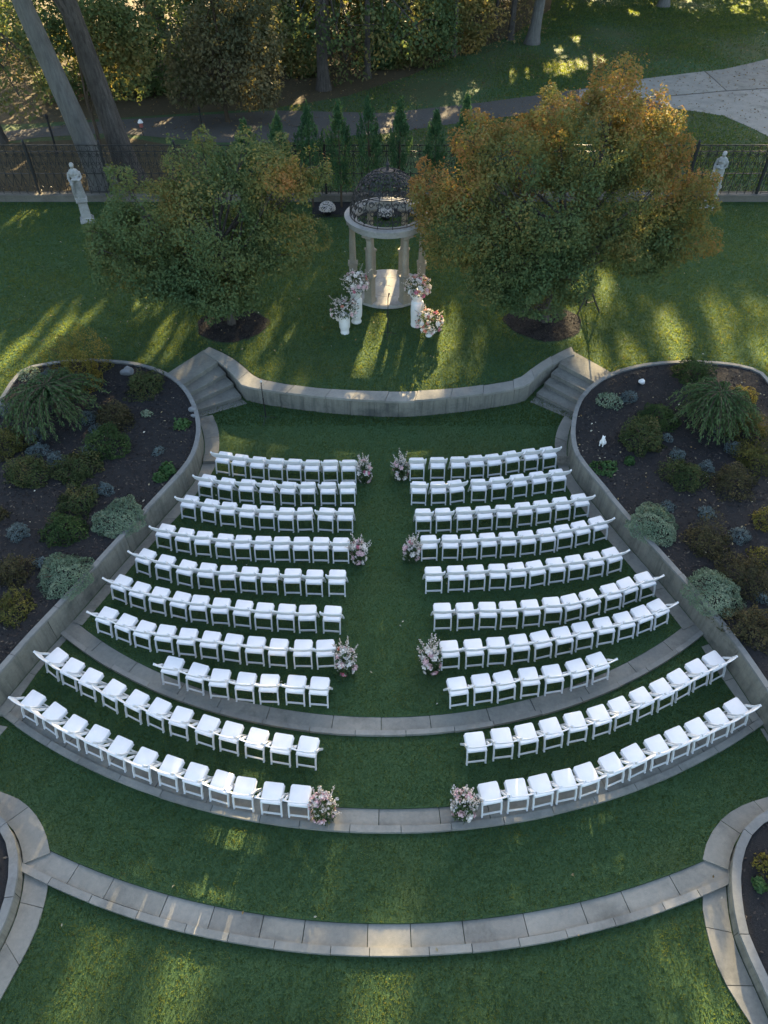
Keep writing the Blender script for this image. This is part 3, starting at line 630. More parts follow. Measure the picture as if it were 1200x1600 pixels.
    mb = MB(); mb.lathe([(.20, 0), (.20, .02), (.05, .05), (.04, .16), (.07, .20), (.02, .30), (.005, .42)], 12, (0, 0, zc + hd - .03)); mb.build('finial', M['dome_iron'], root)
gazebo()

# ================================================================== CHAIRS
def chair_parts():
    out = []
    def rounded(w, d, r, y0):
        p = []
        for cx, cy, a0 in ((w / 2 - r, y0 + d - r, 0), (-w / 2 + r, y0 + d - r, 90), (-w / 2 + r, y0 + r, 180), (w / 2 - r, y0 + r, 270)):
            p += [(cx + r * math.cos(R(a0 + k * 30)), cy + r * math.sin(R(a0 + k * 30))) for k in range(4)]
        return p
    # padded seat, sloping a little to the rear: stacked outlines
    mb = MB(); n = 16
    for ins, z in ((.010, .392), (0, .400), (0, .434), (.004, .442), (.012, .446)):
        mb.v += [(x, y, z + (y - .2) * .07) for x, y in rounded(.378 - 2 * ins, .39 - 2 * ins, .034 - ins * .5, .045 + ins)]
    for i in range(4):
        for k in range(n): mb.f.append((i * n + k, i * n + (k + 1) % n, (i + 1) * n + (k + 1) % n, (i + 1) * n + k))
    mb.f.append(tuple(range(n))[::-1]); mb.f.append(tuple(4 * n + k for k in range(n)))
    out.append(('seat', mb.mesh('seat', M['white_pad'], 50)))
    mb = MB(); mb.bar((-.19, .06, .372), (-.19, .41, .398), .022, .04); mb.bar((.19, .06, .372), (.19, .41, .398), .022, .04); mb.bar((-.18, .405, .392), (.18, .405, .392), .022, .035, (0, 0, 1)); mb.bar((-.18, .07, .368), (.18, .07, .368), .022, .035)
    out.append(('seat_frame', mb.mesh('seat_frame', M['white_resin'])))
    # long members: front foot to the top of the back
    for s in (-1, 1):
        mb = MB(); x = s * .222
        mb.bar((x, .435, 0), (x, .20, .44), .026, .042, (0, 1, .6)); mb.bar((x, .205, .43), (x, .055, .62), .026, .042, (0, 1, .6)); mb.bar((x, .062, .61), (x, -.015, .785), .026, .045, (0, 1, .6))
        out.append(('front_leg', mb.mesh('front_leg', M['white_resin'])))
    for s in (-1, 1):
        mb = MB(); x = s * .187
        mb.bar((x, .0, 0), (x, .045, .22), .028, .038, (0, 1, 0)); mb.bar((x, .044, .21), (x, .115, .40), .028, .038, (0, 1, 0)); mb.box((x, .0, .008), (.034, .05, .016))
        out.append(('rear_leg', mb.mesh('rear_leg', M['white_resin'])))
    mb = MB(); mb.bar((-.176, .011, .065), (.176, .011, .065), .022, .045)
    out.append(('rear_stretcher', mb.mesh('rear_stretcher', M['white_resin'])))
    mb = MB(); mb.bar((-.21, .375, .115), (.21, .375, .115), .022, .04)
    out.append(('front_stretcher', mb.mesh('front_stretcher', M['white_resin'])))
    # slightly curved back slat between the long members
    mb = MB(); k = 9
    for i in range(k):
        u = i / (k - 1) * 2 - 1; x = u * .212; bow = -.022 * (1 - u * u)
        for y, z in ((.078, .575), (.054, .575), (-.029, .775), (-.022, .788), (-.006, .785), (.0, .775)): mb.v.append((x, y + bow, z - .012 * (u * u) * (z > .7)))
    for i in range(k - 1):
        for j in range(6): mb.f.append((i * 6 + j, i * 6 + (j + 1) % 6, (i + 1) * 6 + (j + 1) % 6, (i + 1) * 6 + j))
    mb.f.append((5, 4, 3, 2, 1, 0)); mb.f.append(tuple((k - 1) * 6 + j for j in range(6)))
    bm = bmesh.new(); me = mb.mesh('backrest', M['white_resin'], 40); bm.from_mesh(me); bmesh.ops.recalc_face_normals(bm, faces=bm.faces); bm.to_mesh(me); bm.free()
    out.append(('backrest', me))
    return out
ROWS_L = [
 [(348.8, 742.5), (374.2, 746.7), (402.7, 750.5), (431.2, 752.6), (460, 754), (488, 755.4), (517, 755.4), (545.5, 755.5)],
 [(322, 779.3), (352.7, 784.5), (386, 787), (418.2, 789), (450.4, 791), (481.7, 791), (513.3, 791.2), (543.8, 790.8)],
 [(295.5, 812.8), (326.7, 819), (357, 823.7), (387, 827.8), (417.8, 829.3), (447.5, 832.5), (477.8, 832.2), (508.8, 832.8), (539.7, 832.8)],
 [(257.5, 859.2), (287.8, 865.8), (318.7, 870.8), (350.8, 874.8), (380.8, 877), (411.7, 878.5), (441.4, 879.4), (472, 879.8), (501.6, 880.3), (533, 881)],
 [(225, 899.4), (257, 909), (289.7, 917.4), (323.4, 922), (357.2, 925.7), (389.4, 928), (422.4, 929.8), (458.2, 931), (491.6, 932.8), (526.9, 932.8)],
 [(187.4, 941.4), (216.6, 952.8), (247.8, 961), (280.5, 968.5), (312, 973.8), (345.7, 978.3), (379.5, 982), (412.8, 986), (447.3, 988), (481.4, 989.6), (518.8, 991)],
 [(165, 993.4), (193.9, 1004.4), (224.1, 1015.4), (258.5, 1021.8), (293.5, 1027.2), (328.5, 1032), (363, 1036.4), (399.4, 1040.4), (435, 1044), (474.3, 1045.5), (510.2, 1045.6)],
 [(268.3, 1072.5), (305.8, 1082.9), (343.5, 1092.2), (383.5, 1097.8), (421.5, 1101.2), (462, 1103), (498.5, 1105.6)],
 [(83.4, 1058.5), (110.1, 1075.8), (139.1, 1092.1), (173.3, 1110.1), (209.5, 1127), (244.1, 1140), (280.7, 1154.1), (321.3, 1167.6), (358.7, 1178), (398.8, 1188.2), (439, 1196.8), (479, 1201.4)],
 [(48.3, 1127.8), (80.2, 1146.7), (113.1, 1167.3), (148.4, 1183.5), (184.2, 1201.5), (223.2, 1220), (264.3, 1232.5), (303, 1244.5), (343.6, 1256.7), (381.2, 1266.7), (425.3, 1275), (467.5, 1279.5)]]
ROWS_R = [
 [(651.3, 752), (683.3, 751.2), (715.3, 750.3), (744.5, 748), (772.2, 746), (800.3, 741.2), (829.2, 737.5), (857.8, 734.5)],
 [(653.8, 790.3), (685, 790.3), (714.2, 788), (747.2, 786.3), (778.7, 783), (811.5, 778.8), (841.7, 774.5), (872, 770.5)],
 [(661.3, 834.2), (692.8, 833.3), (725.3, 831.7), (757, 830), (786.7, 828), (818.8, 824), (848.3, 820.5), (878, 815.8), (907.2, 810.3)],
 [(670.5, 877), (702.8, 876.3), (733.3, 875.3), (763, 873.4), (793.3, 872), (823.8, 869.6), (854.7, 865.8), (881.2, 860), (909.2, 854.2), (937, 846.9)],
 [(677.5, 927.8), (712.5, 926), (744.2, 924.8), (776.5, 923.3), (808.2, 921), (838.8, 918), (868.6, 913.4), (898.9, 909), (929.2, 904), (958.7, 897)],
 [(691.3, 986.4), (727, 985.7), (760.9, 984.8), (794.3, 983.5), (829.1, 981), (862.1, 976.9), (894.5, 972.2), (924.4, 965), (956.4, 955.4), (983.2, 945.3), (1010, 936.6)],
 [(703.2, 1046.9), (740.8, 1044.4), (775.2, 1041.4), (812.2, 1036.8), (847.5, 1031.5), (880.3, 1025), (911.3, 1017), (944.3, 1009.5), (976.5, 1001), (1005.8, 990.5), (1031.7, 980.3)],
 [(716.8, 1105.8), (754.3, 1100.7), (790.5, 1096.3), (827, 1090.5), (864.5, 1085.3), (904.3, 1076.3), (937, 1066)],
 [(743.8, 1194.3), (785, 1187.7), (824.3, 1180.8), (863.3, 1171.8), (900.5, 1162), (939, 1151.2), (972.2, 1137.8), (1006.3, 1122.5), (1037.8, 1108.5), (1065.1, 1092.8), (1092.7, 1077), (1119.5, 1064.2)],
 [(767.7, 1274.9), (808, 1269.5), (847, 1262.5), (883.6, 1254.3), (919.3, 1244.3), (959.4, 1228.5), (994.7, 1214), (1029.2, 1200), (1061.2, 1186), (1092.7, 1172.2), (1123, 1156.8), (1153.3, 1140)]]
ORD = ['first', 'second', 'third', 'fourth', 'fifth', 'sixth', 'seventh', 'eighth', 'ninth', 'tenth', 'eleventh', 'twelfth']
CH = chair_parts()
def put_chairs():
    for side, rows in (('left', ROWS_L), ('right', ROWS_R)):
        for r, row in enumerate(rows):
            z = ZB if r < 8 else (ZC + 0.02 if r == 8 else ZC - 0.016)
            P = [G(px, py - 1.5, z) for px, py in row]; n = len(P)
            for i, p in enumerate(P):
                a, b = P[max(i - 1, 0)], P[min(i + 1, n - 1)]
                rz = math.atan2(b[1] - a[1], b[0] - a[0]) + R(rnd.gauss(0, 2.4))
                seat = (n - 1 - i) if side == 'left' else i
                lab = f'white folding chair {side} of the aisle, {ORD[r]} row from the stage, {ORD[seat]} from the aisle'
                zz = z
                if r == 7:                                             # this row stands half on the kerb's slabs
                    rad = math.hypot(p[0] - K3['cx'], p[1] - K3['cy'])
                    if rad > K3['sl']: zz = z - 0.016
                c = thing('folding_chair', lab, 'chair', (p[0], p[1], zz), rz, 'white folding chairs in curved rows facing the gazebo')
                for nm, me in CH: link(nm, me, c)
put_chairs()

# ================================================================== SHRUBS IN THE PLANTERS
KINDS = {  # leaf material, leaf size, aspect, leaves per square metre of shell, tint mean, how upright the leaves, raggedness
 'bronze': ('bronze', .055, .55, 1500, .42, .25, .42), 'brown': ('brown', .050, .55, 1500, .42, .25, .44), 'olive': ('olive', .055, .5, 1400, .45, .25, .46),
 'yellow': ('yellow', .06, .45, 900, .5, .3, .40), 'box': ('box', .050, .6, 1600, .45, .25, .33), 'grey': ('greyblue', .045, .4, 2200, .5, .55, .34),
 'sage': ('sage', .050, .42, 2300, .5, .6, .22), 'green': ('green', .11, .6, 420, .5, .4, .35), 'palegreen': ('sage', .06, .5, 900, .7, .4, .3)}
def shrub(kind, px, py, w, h, label, name='shrub', cat='shrub', z=ZBED - 0.05, tall=1.0):
    m, ls, asp, dens, tm, up, rag = KINDS[kind]
    c = G(px, py, z); k = PPM(c); r = w / 2 / k
    # the blob seen in the photo is w x h pixels; the height of a dome that shows so
    th = math.asin(min(.98, (CAM_H - c[2]) / math.dist((0, 0, CAM_H), c)))
    H = max(.10, min(1.15 * r, (h / k - r * math.sin(th) * 1.0) / math.cos(th))) * tall * (.8 if kind == 'sage' else 1.5 if py < 570 else 1)
    base = c - Vector((c[0], c[1], 0)).normalized() * (H * math.cos(th) / math.sin(th) * .35)
    root = thing(name, label, cat, (base[0], base[1], z))
    seed = int(px * 7 + py)
    area = 2 * math.pi * r * max(r, H)
    n = int(min(7000, max(260, dens * area)))
    d = unit(n); d[:, 2] = np.abs(d[:, 2]) * 1.0 - .12
    rad = (1 - rag * .8 * rng.uniform(0, 1, n) ** 2.2) * (1 + rag * .62 * clump_noise(d, 2.4, 16, seed) + rag * .42 * clump_noise(d, 7, 16, seed + 1))
    P = d * rad[:, None] * [r, r, H]; P[:, 2] = np.maximum(P[:, 2], .01)
    nn = d * [1 / max(r, .1), 1 / max(r, .1), 1 / H]; nn /= np.linalg.norm(nn, axis=1)[:, None]
    nn = nn * .7 + unit(n) * .8 + [0, 0, .3]
    dirs = d * 1.0 + np.array([0, 0, up * 1.6]) + rng.normal(size=(n, 3)) * .5
    tint = tm + .17 * clump_noise(P, 4.5, 12, seed + 2) + rng.normal(0, .17, n)
    leaf_mesh('foliage', P, nn, ls * rng.uniform(.65, 1.35, n), tint, M[m], root, None, asp, .3, dirs)
    mb = MB()
    for i in range(7):
        a = rnd.uniform(0, 6.28); e = Vector((math.cos(a) * r * .75, math.sin(a) * r * .75, H * rnd.uniform(.5, .85)))
        mb.tube([(0, 0, -.05), e * .45 + Vector((0, 0, H * .12)), e], [.016, .011, .005], 5)
    mb.build('stems', M['twig'], root)
    return root
LB = 'in the bed beside'
SHRUBS = [
 # the bed west of the seating
 ('yellow', 122, 560, 100, 120, 'tall straggly yellow-green shrub at the upper edge, behind the weeping conifer'),
 ('bronze', 224, 598, 54, 46, 'dense green shrub between the grey rock and the top of the stone steps'),
 ('palegreen', 44, 582, 30, 18, 'small pale green plant tucked in the upper corner of the kerb'),
 ('grey', 76, 582, 24, 16, 'grey-blue clump beside the pale green plant under the upper kerb'),
 ('grey', 13, 640, 28, 24, 'grey-blue clump by the edge, beyond the weeping conifer and near the corner kerb'),
 ('olive', 14, 690, 60, 52, 'yellowish bronze rounded shrub cut by the picture edge below the weeping conifer'),
 ('grey', 54, 676, 30, 24, 'upper grey-blue clump beside the yellowish bronze shrub'),
 ('grey', 58, 701, 34, 22, 'grey-blue clump touching the bronze shrub beneath it, below the weeping conifer'),
 ('grey', 88, 716, 30, 24, 'grey-blue clump wedged between two bronze shrubs below the weeping conifer'),
 ('grey', 138, 650, 28, 20, 'grey-blue clump under the drooping tips of the weeping conifer'),
 ('grey', 140, 704, 24, 18, 'grey-blue clump under the edge of the mid-green shrub'),
 ('grey', 152, 670, 26, 16, 'grey-blue clump peeping out above the mid-green shrub'),
 ('brown', 181, 648, 58, 44, 'dark bronze shrub merging with the tips of the weeping conifer'),
 ('box', 166, 690, 60, 48, 'mid-green rounded shrub with orange leaf litter beside it'),
 ('bronze', 42, 735, 64, 50, 'bronze-green shrub, the lower of a pair near the picture edge'),
 ('bronze', 118, 731, 70, 42, 'wide low bronze-green shrub with a grey-blue clump at its shoulder'),
 ('palegreen', 229, 645, 16, 14, 'tiny pale tan-green tuft alone on the open mulch'),
 ('grey', 247, 704, 18, 14, 'small grey-blue ball alone on the open mulch near the planter wall'),
 ('green', 285, 662, 22, 18, 'fresh green leafy plant beside the two white stones'),
 ('green', 262, 733, 24, 20, 'fresh green leafy plant by the curve of the planter wall'),
 ('green', 250, 745, 20, 16, 'smaller green leafy plant just below its fresh green twin'),
 ('grey', 161, 762, 30, 24, 'round grey-blue clump between the dark bronze shrub and a sage mound'),
 ('bronze', 119, 778, 62, 42, 'dark bronze-green shrub directly above the denser green one'),
 ('box', 99, 820, 66, 54, 'dense green shrub midway down the bed, below a bronze one'),
 ('sage', 188, 805, 76, 48, 'large pale sage mound spilling over the planter wall beside the third chair row'),
 ('grey', 28, 829, 34, 28, 'grey-blue ball standing alone near the picture edge'),
 ('sage', 101, 893, 82, 56, 'large pale sage mound spilling over the planter wall beside the sixth chair row'),
 ('grey', 66, 878, 22, 22, 'grey-blue clump half hidden behind the lower sage mound'),
 ('brown', 20, 892, 56, 54, 'brownish shrub at the picture edge above an olive one'),
 ('olive', 18, 945, 60, 58, 'olive-yellow shrub, the lowest plant of the bed west of the seating'),
 ('brown', -4, 802, 30, 36, 'brown shrub mostly cut off by the picture edge near the grey-blue ball'),
 # the bed east of the seating
 ('box', 1084, 579, 56, 48, 'dark green rounded shrub against the upper kerb of the bed with the shell ornament'),
 ('palegreen', 954, 624, 36, 28, 'silvery green mound at the top of the bed by the stone steps'),
 ('grey', 982, 619, 26, 20, 'grey-blue clump touching the silvery green mound near the steps'),
 ('box', 1030, 650, 62, 38, 'green shrub lying against the drooping conifer branches above the white animal'),
 ('bronze', 1006, 682, 64, 60, 'large green shrub nearest the white stone animal'),
 ('yellow', 1166, 618, 40, 30, 'sunlit yellow-orange shrub beside the corner of the upper kerb'),
 ('olive', 1168, 664, 68, 48, 'loose olive-green shrub under the far side of the weeping conifer'),
 ('grey', 1044, 683, 18, 14, 'small grey-blue clump between the large green shrub and the weeping conifer'),
 ('grey', 1058, 708, 24, 18, 'grey-blue clump resting on top of the bronze shrub in the open mulch'),
 ('grey', 1105, 730, 26, 28, 'grey-blue clump between the bronze shrub and the orange-brown shrub'),
 ('grey', 1144, 698, 26, 18, 'grey-blue clump above the orange-brown shrub, below the weeping conifer'),
 ('grey', 1121, 670, 20, 14, 'grey-blue clump under the middle of the weeping conifer'),
 ('bronze', 1071, 738, 60, 46, 'bronze-green shrub alone in the mulch with grey-blue clumps at its top and side'),
 ('olive', 1178, 712, 58, 52, 'green-bronze shrub at the picture edge behind the orange-brown shrub'),
 ('brown', 1146, 748, 60, 54, 'orange-brown rounded shrub in front of a greener one'),
 ('green', 945, 731, 34, 18, 'low fresh green plant spreading by the planter wall beside the third row'),
 ('green', 984, 719, 14, 16, 'very small green seedling below the white stone animal'),
 ('sage', 1019, 815, 80, 54, 'large sage mound overhanging the planter wall beside the fourth row'),
 ('grey', 1044, 791, 22, 14, 'grey-blue clump behind the sage mound beside the fourth row'),
 ('grey', 1104, 800, 26, 26, 'solitary grey-blue clump above the dark brown shrub'),
 ('brown', 1106, 843, 62, 60, 'dark brown-green shrub between two grey-blue clumps'),
 ('grey', 1156, 836, 30, 22, 'solitary grey-blue clump near the yellow shrub at the picture edge'),
 ('yellow', 1196, 810, 44, 50, 'golden yellow shrub cut by the picture edge'),
 ('yellow', 1192, 868, 40, 26, 'thin yellow twiggy plant below the golden shrub'),
 ('brown', 1166, 898, 78, 52, 'broad dark brown shrub just above the lower sage mound'),
 ('sage', 1118, 925, 84, 70, 'large sage mound overhanging the planter wall beside the seventh row'),
 ('grey', 1192, 934, 22, 22, 'grey-blue clump at the picture edge beside the broad brown shrub'),
 ('brown', 1176, 974, 72, 56, 'dark bronze shrub lowest in the bed, below the sage mound'),
]
for k, px, py, w, h, lab in SHRUBS:
    nm, ct = {'grey': ('grey_shrub', 'shrub'), 'sage': ('sage_mound', 'shrub'), 'green': ('leafy_plant', 'plant'), 'palegreen': ('pale_plant', 'plant')}.get(k, (k + '_shrub', 'shrub'))
    shrub(k, px, py, w, h, lab, nm, ct)
shrub('yellow', 1196, 1347, 40, 44, 'reddish yellow plant in the low planter at the end of the lowest kerb', 'yellow_shrub', 'shrub', ZLOW - .05)
shrub('green', 1187, 1382, 18, 18, 'small green leafy plant at the foot of the reddish yellow one', 'leafy_plant', 'plant', ZLOW - .05)

def weeping(px, py, w, h, label, seed):
    z = ZBED - .05; r_ = random.Random(seed)
    c = G(px, py, z); k = PPM(c); R0 = w / 2 / k; H = 1.05
    root = thing('weeping_conifer', label, 'conifer', c)
    tb, P, D, T = MB(), [], [], []
    tb.tube([(0, 0, -.05), (.05, .02, .5), (-.05, 0, .95), (.03, .03, H)], [.07, .06, .05, .03], 8)
    for i in range(95):
        a = r_.uniform(0, 6.28); L = R0 * r_.uniform(.45, 1.25); h0 = H * r_.uniform(.72, 1.06)
        pts = []
        for j in range(9):
            u = j / 8; pts.append(Vector((math.cos(a + u * .25) * L * u ** .85, math.sin(a + u * .25) * L * u ** .85, max(.05, h0 + .18 * math.sin(u * 2.2) - (h0 * .95) * u ** 2.3 * r_.uniform(.8, 1)))))
        tb.tube(pts, [.018, .016, .014, .012, .010, .008, .007, .006, .004], 4)
        for j in range(8):
            p, q = pts[j], pts[j + 1]; t = (q - p)
            for s in range(15):
                b = p + t * r_.random(); side = Vector((r_.gauss(0, 1), r_.gauss(0, 1), r_.gauss(0, .35))).normalized() * r_.uniform(.01, .085)
                P.append(b + side + Vector((0, 0, -r_.uniform(0, .06)))); D.append(t.normalized() + side * 7 + Vector((0, 0, -.5))); T.append(.25 + .5 * (j / 8) * r_.random() + r_.uniform(-.1, .25))
    tb.build('branches', M['twig'], root)
    n = len(P); leaf_mesh('foliage', P, unit(n) + [0, 0, .5], rng.uniform(.07, .15, n), np.array(T), M['conifer'], root, None, .28, .15, np.array(D))
weeping(92, 650, 148, 105, 'wide weeping conifer with long drooping dark green branches, in the bed west of the seating', 5)
weeping(1108, 662, 118, 95, 'wide weeping conifer with drooping branches, in the bed with the white stone animal', 9)

# ------------------------------------------------------------------ rocks and small ornaments in the beds
def rock(px, py, w, label, seed):
    c = G(px, py, ZBED - .05); r = w / 2 / PPM(c)
    bm = bmesh.new(); bmesh.ops.create_icosphere(bm, subdivisions=3, radius=1)
    for v in bm.verts:
        d = np.array([v.co]); s = 1 + .18 * clump_noise(d, 1.6, 10, seed)[0] + .05 * clump_noise(d, 5, 10, seed)[0]
        v.co = Vector((v.co.x * s * r, v.co.y * s * r * .8, v.co.z * s * r * .7 + r * .3))
    me = bpy.data.meshes.new('garden_rock'); bm.to_mesh(me); bm.free(); me.shade_smooth(); me.set_sharp_from_angle(angle=R(38)); me.materials.append(M['rock'])
    tag(link('garden_rock', me, None, c), label, 'rock')
rock(301, 641, 13, 'larger white stone against the inside of the planter wall by the steps', 1)
rock(302, 651, 9, 'smaller white stone beneath the larger one inside the planter wall', 2)
rock(200, 583, 20, 'flat grey rock among leaf litter at the upper kerb', 3)

def voxel(name, mb, m, parent, vox, loc=None, sm=2):
    o = mb.build(name, m, None); md = o.modifiers.new('r', 'REMESH'); md.mode = 'VOXEL'; md.voxel_size = vox
    s = o.modifiers.new('s', 'SMOOTH'); s.iterations = sm; s.factor = .5
    dg = bpy.context.evaluated_depsgraph_get(); dg.update()
    me = bpy.data.meshes.new_from_object(o.evaluated_get(dg)); me.shade_smooth(); me.materials.clear(); me.materials.append(m)
    bpy.data.objects.remove(o); return link(name, me, parent, loc)
def ball(mb, c, r, n=10):
    rx, ry, rz = r if isinstance(r, tuple) else (r, r, r)
    mb.lathe([(max(.001, math.sin(t)), -math.cos(t)) for t in np.linspace(.02, math.pi - .02, 8)], n)
    k = 8 * n
    for i in range(len(mb.v) - k, len(mb.v)): x, y, z = mb.v[i]; mb.v[i] = (c[0] + x * rx, c[1] + y * ry, c[2] + z * rz)
# a white stone animal sitting in the mulch
c = G(941, 694, ZBED - .05); o = thing('animal_ornament', 'white stone animal sitting on the mulch with a grey patch on its back', 'garden ornament', c, R(150)); o.scale = (.78, .78, .78)
mb = MB(); ball(mb, (0, 0, .13), (.09, .12, .13)); ball(mb, (0, .07, .24), (.065, .07, .12)); ball(mb, (0, .10, .37), (.058, .065, .055)); ball(mb, (0, .16, .355), (.03, .04, .028))
for s in (-1, 1):
    mb.tube([(s * .05, .12, .22), (s * .055, .17, .02)], [.026, .022], 8); ball(mb, (s * .075, -.03, .07), (.045, .09, .07)); mb.tube([(s * .035, .08, .41), (s * .05, .06, .46)], [.018, .006], 6)
mb.tube([(0, -.1, .05), (.06, -.2, .03), (.12, -.24, .03)], [.02, .018, .012], 6)
voxel('body', mb, M['white_paint'], o, .012)
# a white shell
c = G(1002, 600, ZBED - .05); o = thing('shell_ornament', 'white spiral shell lying on the mulch near the silvery mound', 'garden ornament', c, R(40)); o.scale = (.72, .72, .72)
mb = MB(); mb.tube([(math.cos(a) * (.10 - a * .006), math.sin(a) * (.10 - a * .006), .09 + a * .012) for a in np.linspace(0, 14, 40)], [.075 - .0045 * a for a in np.linspace(0, 14, 40)], 10); ball(mb, (.02, .0, .08), (.10, .13, .08)); ball(mb, (.12, .08, .07), (.11, .07, .06))
voxel('shell', mb, M['white_paint'], o, .012)
# stone blocks on the path beside the first row
for px, py, lab, rz, tilt in ((879, 722, 'square carved stone block on the path by the front row, below the white animal', -.12, 1), (329, 719, 'mossy rough stone block on the path by the front row, beside the western planter', .05, 0)):
    c = G(px, py, .014); o = thing('stone_block', lab, 'stone block', c, rz)
    mb = MB(); mb.box((0, 0, .05), (.36, .30, .10)); mb.build('block', M['step'] if not tilt else M['concrete'], o)
    if tilt:
        mb = MB(); mb.box((.13, 0, .105), (.03, .24, .014)); mb.box((-.13, 0, .105), (.03, .24, .014)); mb.box((0, .115, .105), (.23, .03, .014)); mb.box((0, -.115, .105), (.23, .03, .014)); mb.build('raised_border', M['concrete'], o)
        mb = MB()
        for i in range(4):
            for j in range(4): mb.box((-.084 + .056 * i, -.075 + .05 * j, .104), (.034, .028, .012))
        mb.build('carving', M['concrete'], o)

# ================================================================== STATUES
def statue(px, py, label, turn, lean):
    c = G(px, py, ZS); o = thing('garden_statue', label, 'statue', c, turn); o.scale = (1.0, 1.0, .87)
    mb = MB(); mb.box((0, 0, .06), (.56, .56, .12)); mb.box((0, 0, .15), (.48, .48, .07))
    mb.lathe([(.30, .18), (.275, .22), (.25, .90), (.27, .93), (.32, .97), (.32, 1.04), (.27, 1.07)], 4, rot=math.pi / 4)
    mb.build('pedestal', M['marble'], o, None, 20)
    mb = MB()
    fold = lambda t, z: 1 + (.13 * math.sin(7 * t + 2 * z) + .05 * math.sin(13 * t)) * max(0, min(1, (.95 - z) * 1.4))
    mb.lathe([(.235, 0), (.23, .05), (.215, .18), (.20, .40), (.19, .60), (.195, .74), (.17, .86), (.14, .95), (.155, 1.06), (.185, 1.18), (.19, 1.26), (.15, 1.33), (.065, 1.37), (.055, 1.43)], 28, (0, 0, 1.07), 1.0, .78, fold)
    ball(mb, (0, .02 + lean, 2.58), (.085, .10, .115)); ball(mb, (0, -.035 + lean, 2.61), (.095, .095, .10))
    mb.tube([(0, 0, 2.42), (0, .01 + lean * .6, 2.52)], [.058, .055], 8)
    mb.tube([(-.185, 0, 2.29), (-.235, .05, 2.04), (-.10, .20, 1.94), (.02, .22, 2.02)], [.068, .056, .046, .036], 8)
    mb.tube([(.185, 0, 2.29), (.25, .02, 2.04), (.20, .16, 1.86), (.15, .24, 1.84)], [.068, .056, .046, .036], 8)
    mb.tube([(-.20, .02, 2.28), (-.05, .17, 2.05), (.19, .12, 1.84), (.22, -.04, 1.72), (.08, -.2, 1.78)], [.05, .062, .072, .07, .05], 8)   # draped cloth
    mb.tube([(.16, .25, 1.86), (.20, .22, 1.55), (.19, .16, 1.2)], [.055, .06, .045], 8)
    ball(mb, (.08, .22, 2.02), (.10, .07, .08)); mb.box((0, 0, 1.09), (.44, .40, .06))
    for s in (-1, 1): ball(mb, (s * .07, .13, 2.24), (.065, .05, .06))
    ball(mb, (0, .115 + lean, 2.575), (.018, .025, .022), 6)
    voxel('figure', mb, M['marble'], o, .022, None, 1)
statue(137, 345, 'weathered statue of a draped woman on a pedestal, in front of the leaning trunks', R(200), .02)
statue(1106, 325, 'weathered statue of a bowed draped woman, half hidden by the orange maple', R(140), .06)

# ================================================================== STANDS
def mic(px, py, z, H, label, boom):
    c = G(px, py, z); o = thing('microphone_stand', label, 'microphone stand', c, R(20))
    mb = MB(); mb.tube([(0, 0, .10), (0, 0, H * .62)], .018, 8); mb.tube([(0, 0, H * .55), (0, 0, H)], .013, 8); mb.build('pole', M['black_iron'], o)
    mb = MB(); mb.lathe([(.018, H * .57), (.022, H * .58), (.022, H * .63), (.014, H * .64)], 10); mb.build('clutch', M['black_plastic'], o)
    for k in range(3):
        a = 2 * math.pi * k / 3; mb = MB(); mb.tube([(0, 0, .12), (math.cos(a) * .18, math.sin(a) * .18, .05), (math.cos(a) * .30, math.sin(a) * .30, .012)], [.010, .009, .010], 6); mb.build('leg', M['black_iron'], o)
    mb = MB(); mb.tube([(0, 0, H - .01), (0, -.03, H + .05)], .013, 8); mb.tube([(0, -.03, H + .05), (0, -.075, H + .15)], [.015, .022], 10); mb.build('microphone', M['black_plastic'], o)
    mb = MB(); ball(mb, (0, -.09, H + .175), .032); mb.build('grille', M['black_plastic'] if not boom else M['chrome'], o)
mic(416, 656, 0, 1.28, 'black microphone stand on the grass below the stage wall', 1)
mic(606, 524, ZS, 1.38, 'black microphone stand on the grass in front of the gazebo floor', 0)
def light_stand():
    c = G(914, 484, ZS); H = 2.05
    o = thing('tripod_stand', 'black tripod stand with two white lamp heads beside the orange maple', 'tripod', c, R(15))
    mb = MB(); mb.tube([(0, 0, .15), (0, 0, H)], .024, 8); mb.build('pole', M['black_iron'], o)
    for k in range(3):
        a = 2 * math.pi * k / 3 - .5; e = Vector((math.cos(a) * .48, math.sin(a) * .48, .01))
        mb = MB(); mb.tube([(0, 0, .86), e], .026, 6); lg = mb.build('leg', M['black_iron'], o)
        mb = MB(); mb.tube([(0, 0, .26), e * .58 + Vector((0, 0, .36))], .013, 5); mb.build('brace', M['black_iron'], lg)
    mb = MB(); mb.lathe([(.03, .82), (.035, .83), (.035, .92), (.02, .93)], 10); mb.build('collar', M['black_plastic'], o)
    mb = MB(); mb.bar((-.26, 0, H), (.26, 0, H), .03, .03); mb.build('crossbar', M['black_iron'], o)
    for s in (-1, 1):
        mb = MB(); mb.lathe([(.02, 0), (.06, .02), (.085, .16), (.08, .17)], 14, (s * .2, 0, H + .02)); h = mb.build('lamp_head', M['black_plastic'], o)
        mb = MB(); ball(mb, (s * .2, 0, H + .18), (.085, .085, .05), 12); mb.build('lens', M['bulb'], h)
light_stand()
def bollard(px, py, H, label, name, r=.035):
    c = G(px, py, ZS - .03); o = thing(name, label, 'post', c)
    mb = MB(); mb.tube([(0, 0, 0), (0, 0, H)], r, 8); mb.build('post', M['black_iron'], o)
    mb = MB(); mb.lathe([(r * 1.2, H - .16), (r * 1.5, H - .15), (r * 1.5, H), (r * 2.0, H + .01), (r * .6, H + .06)], 10); mb.build('cap', M['black_plastic'], o)
bollard(317, 206, 1.15, 'thin black post at the edge of the drive above the olive maple', 'marker_post')
bollard(90, 240, 1.75, 'black post between the leaf litter and the leaning grey trunk', 'lamp_post', .05)
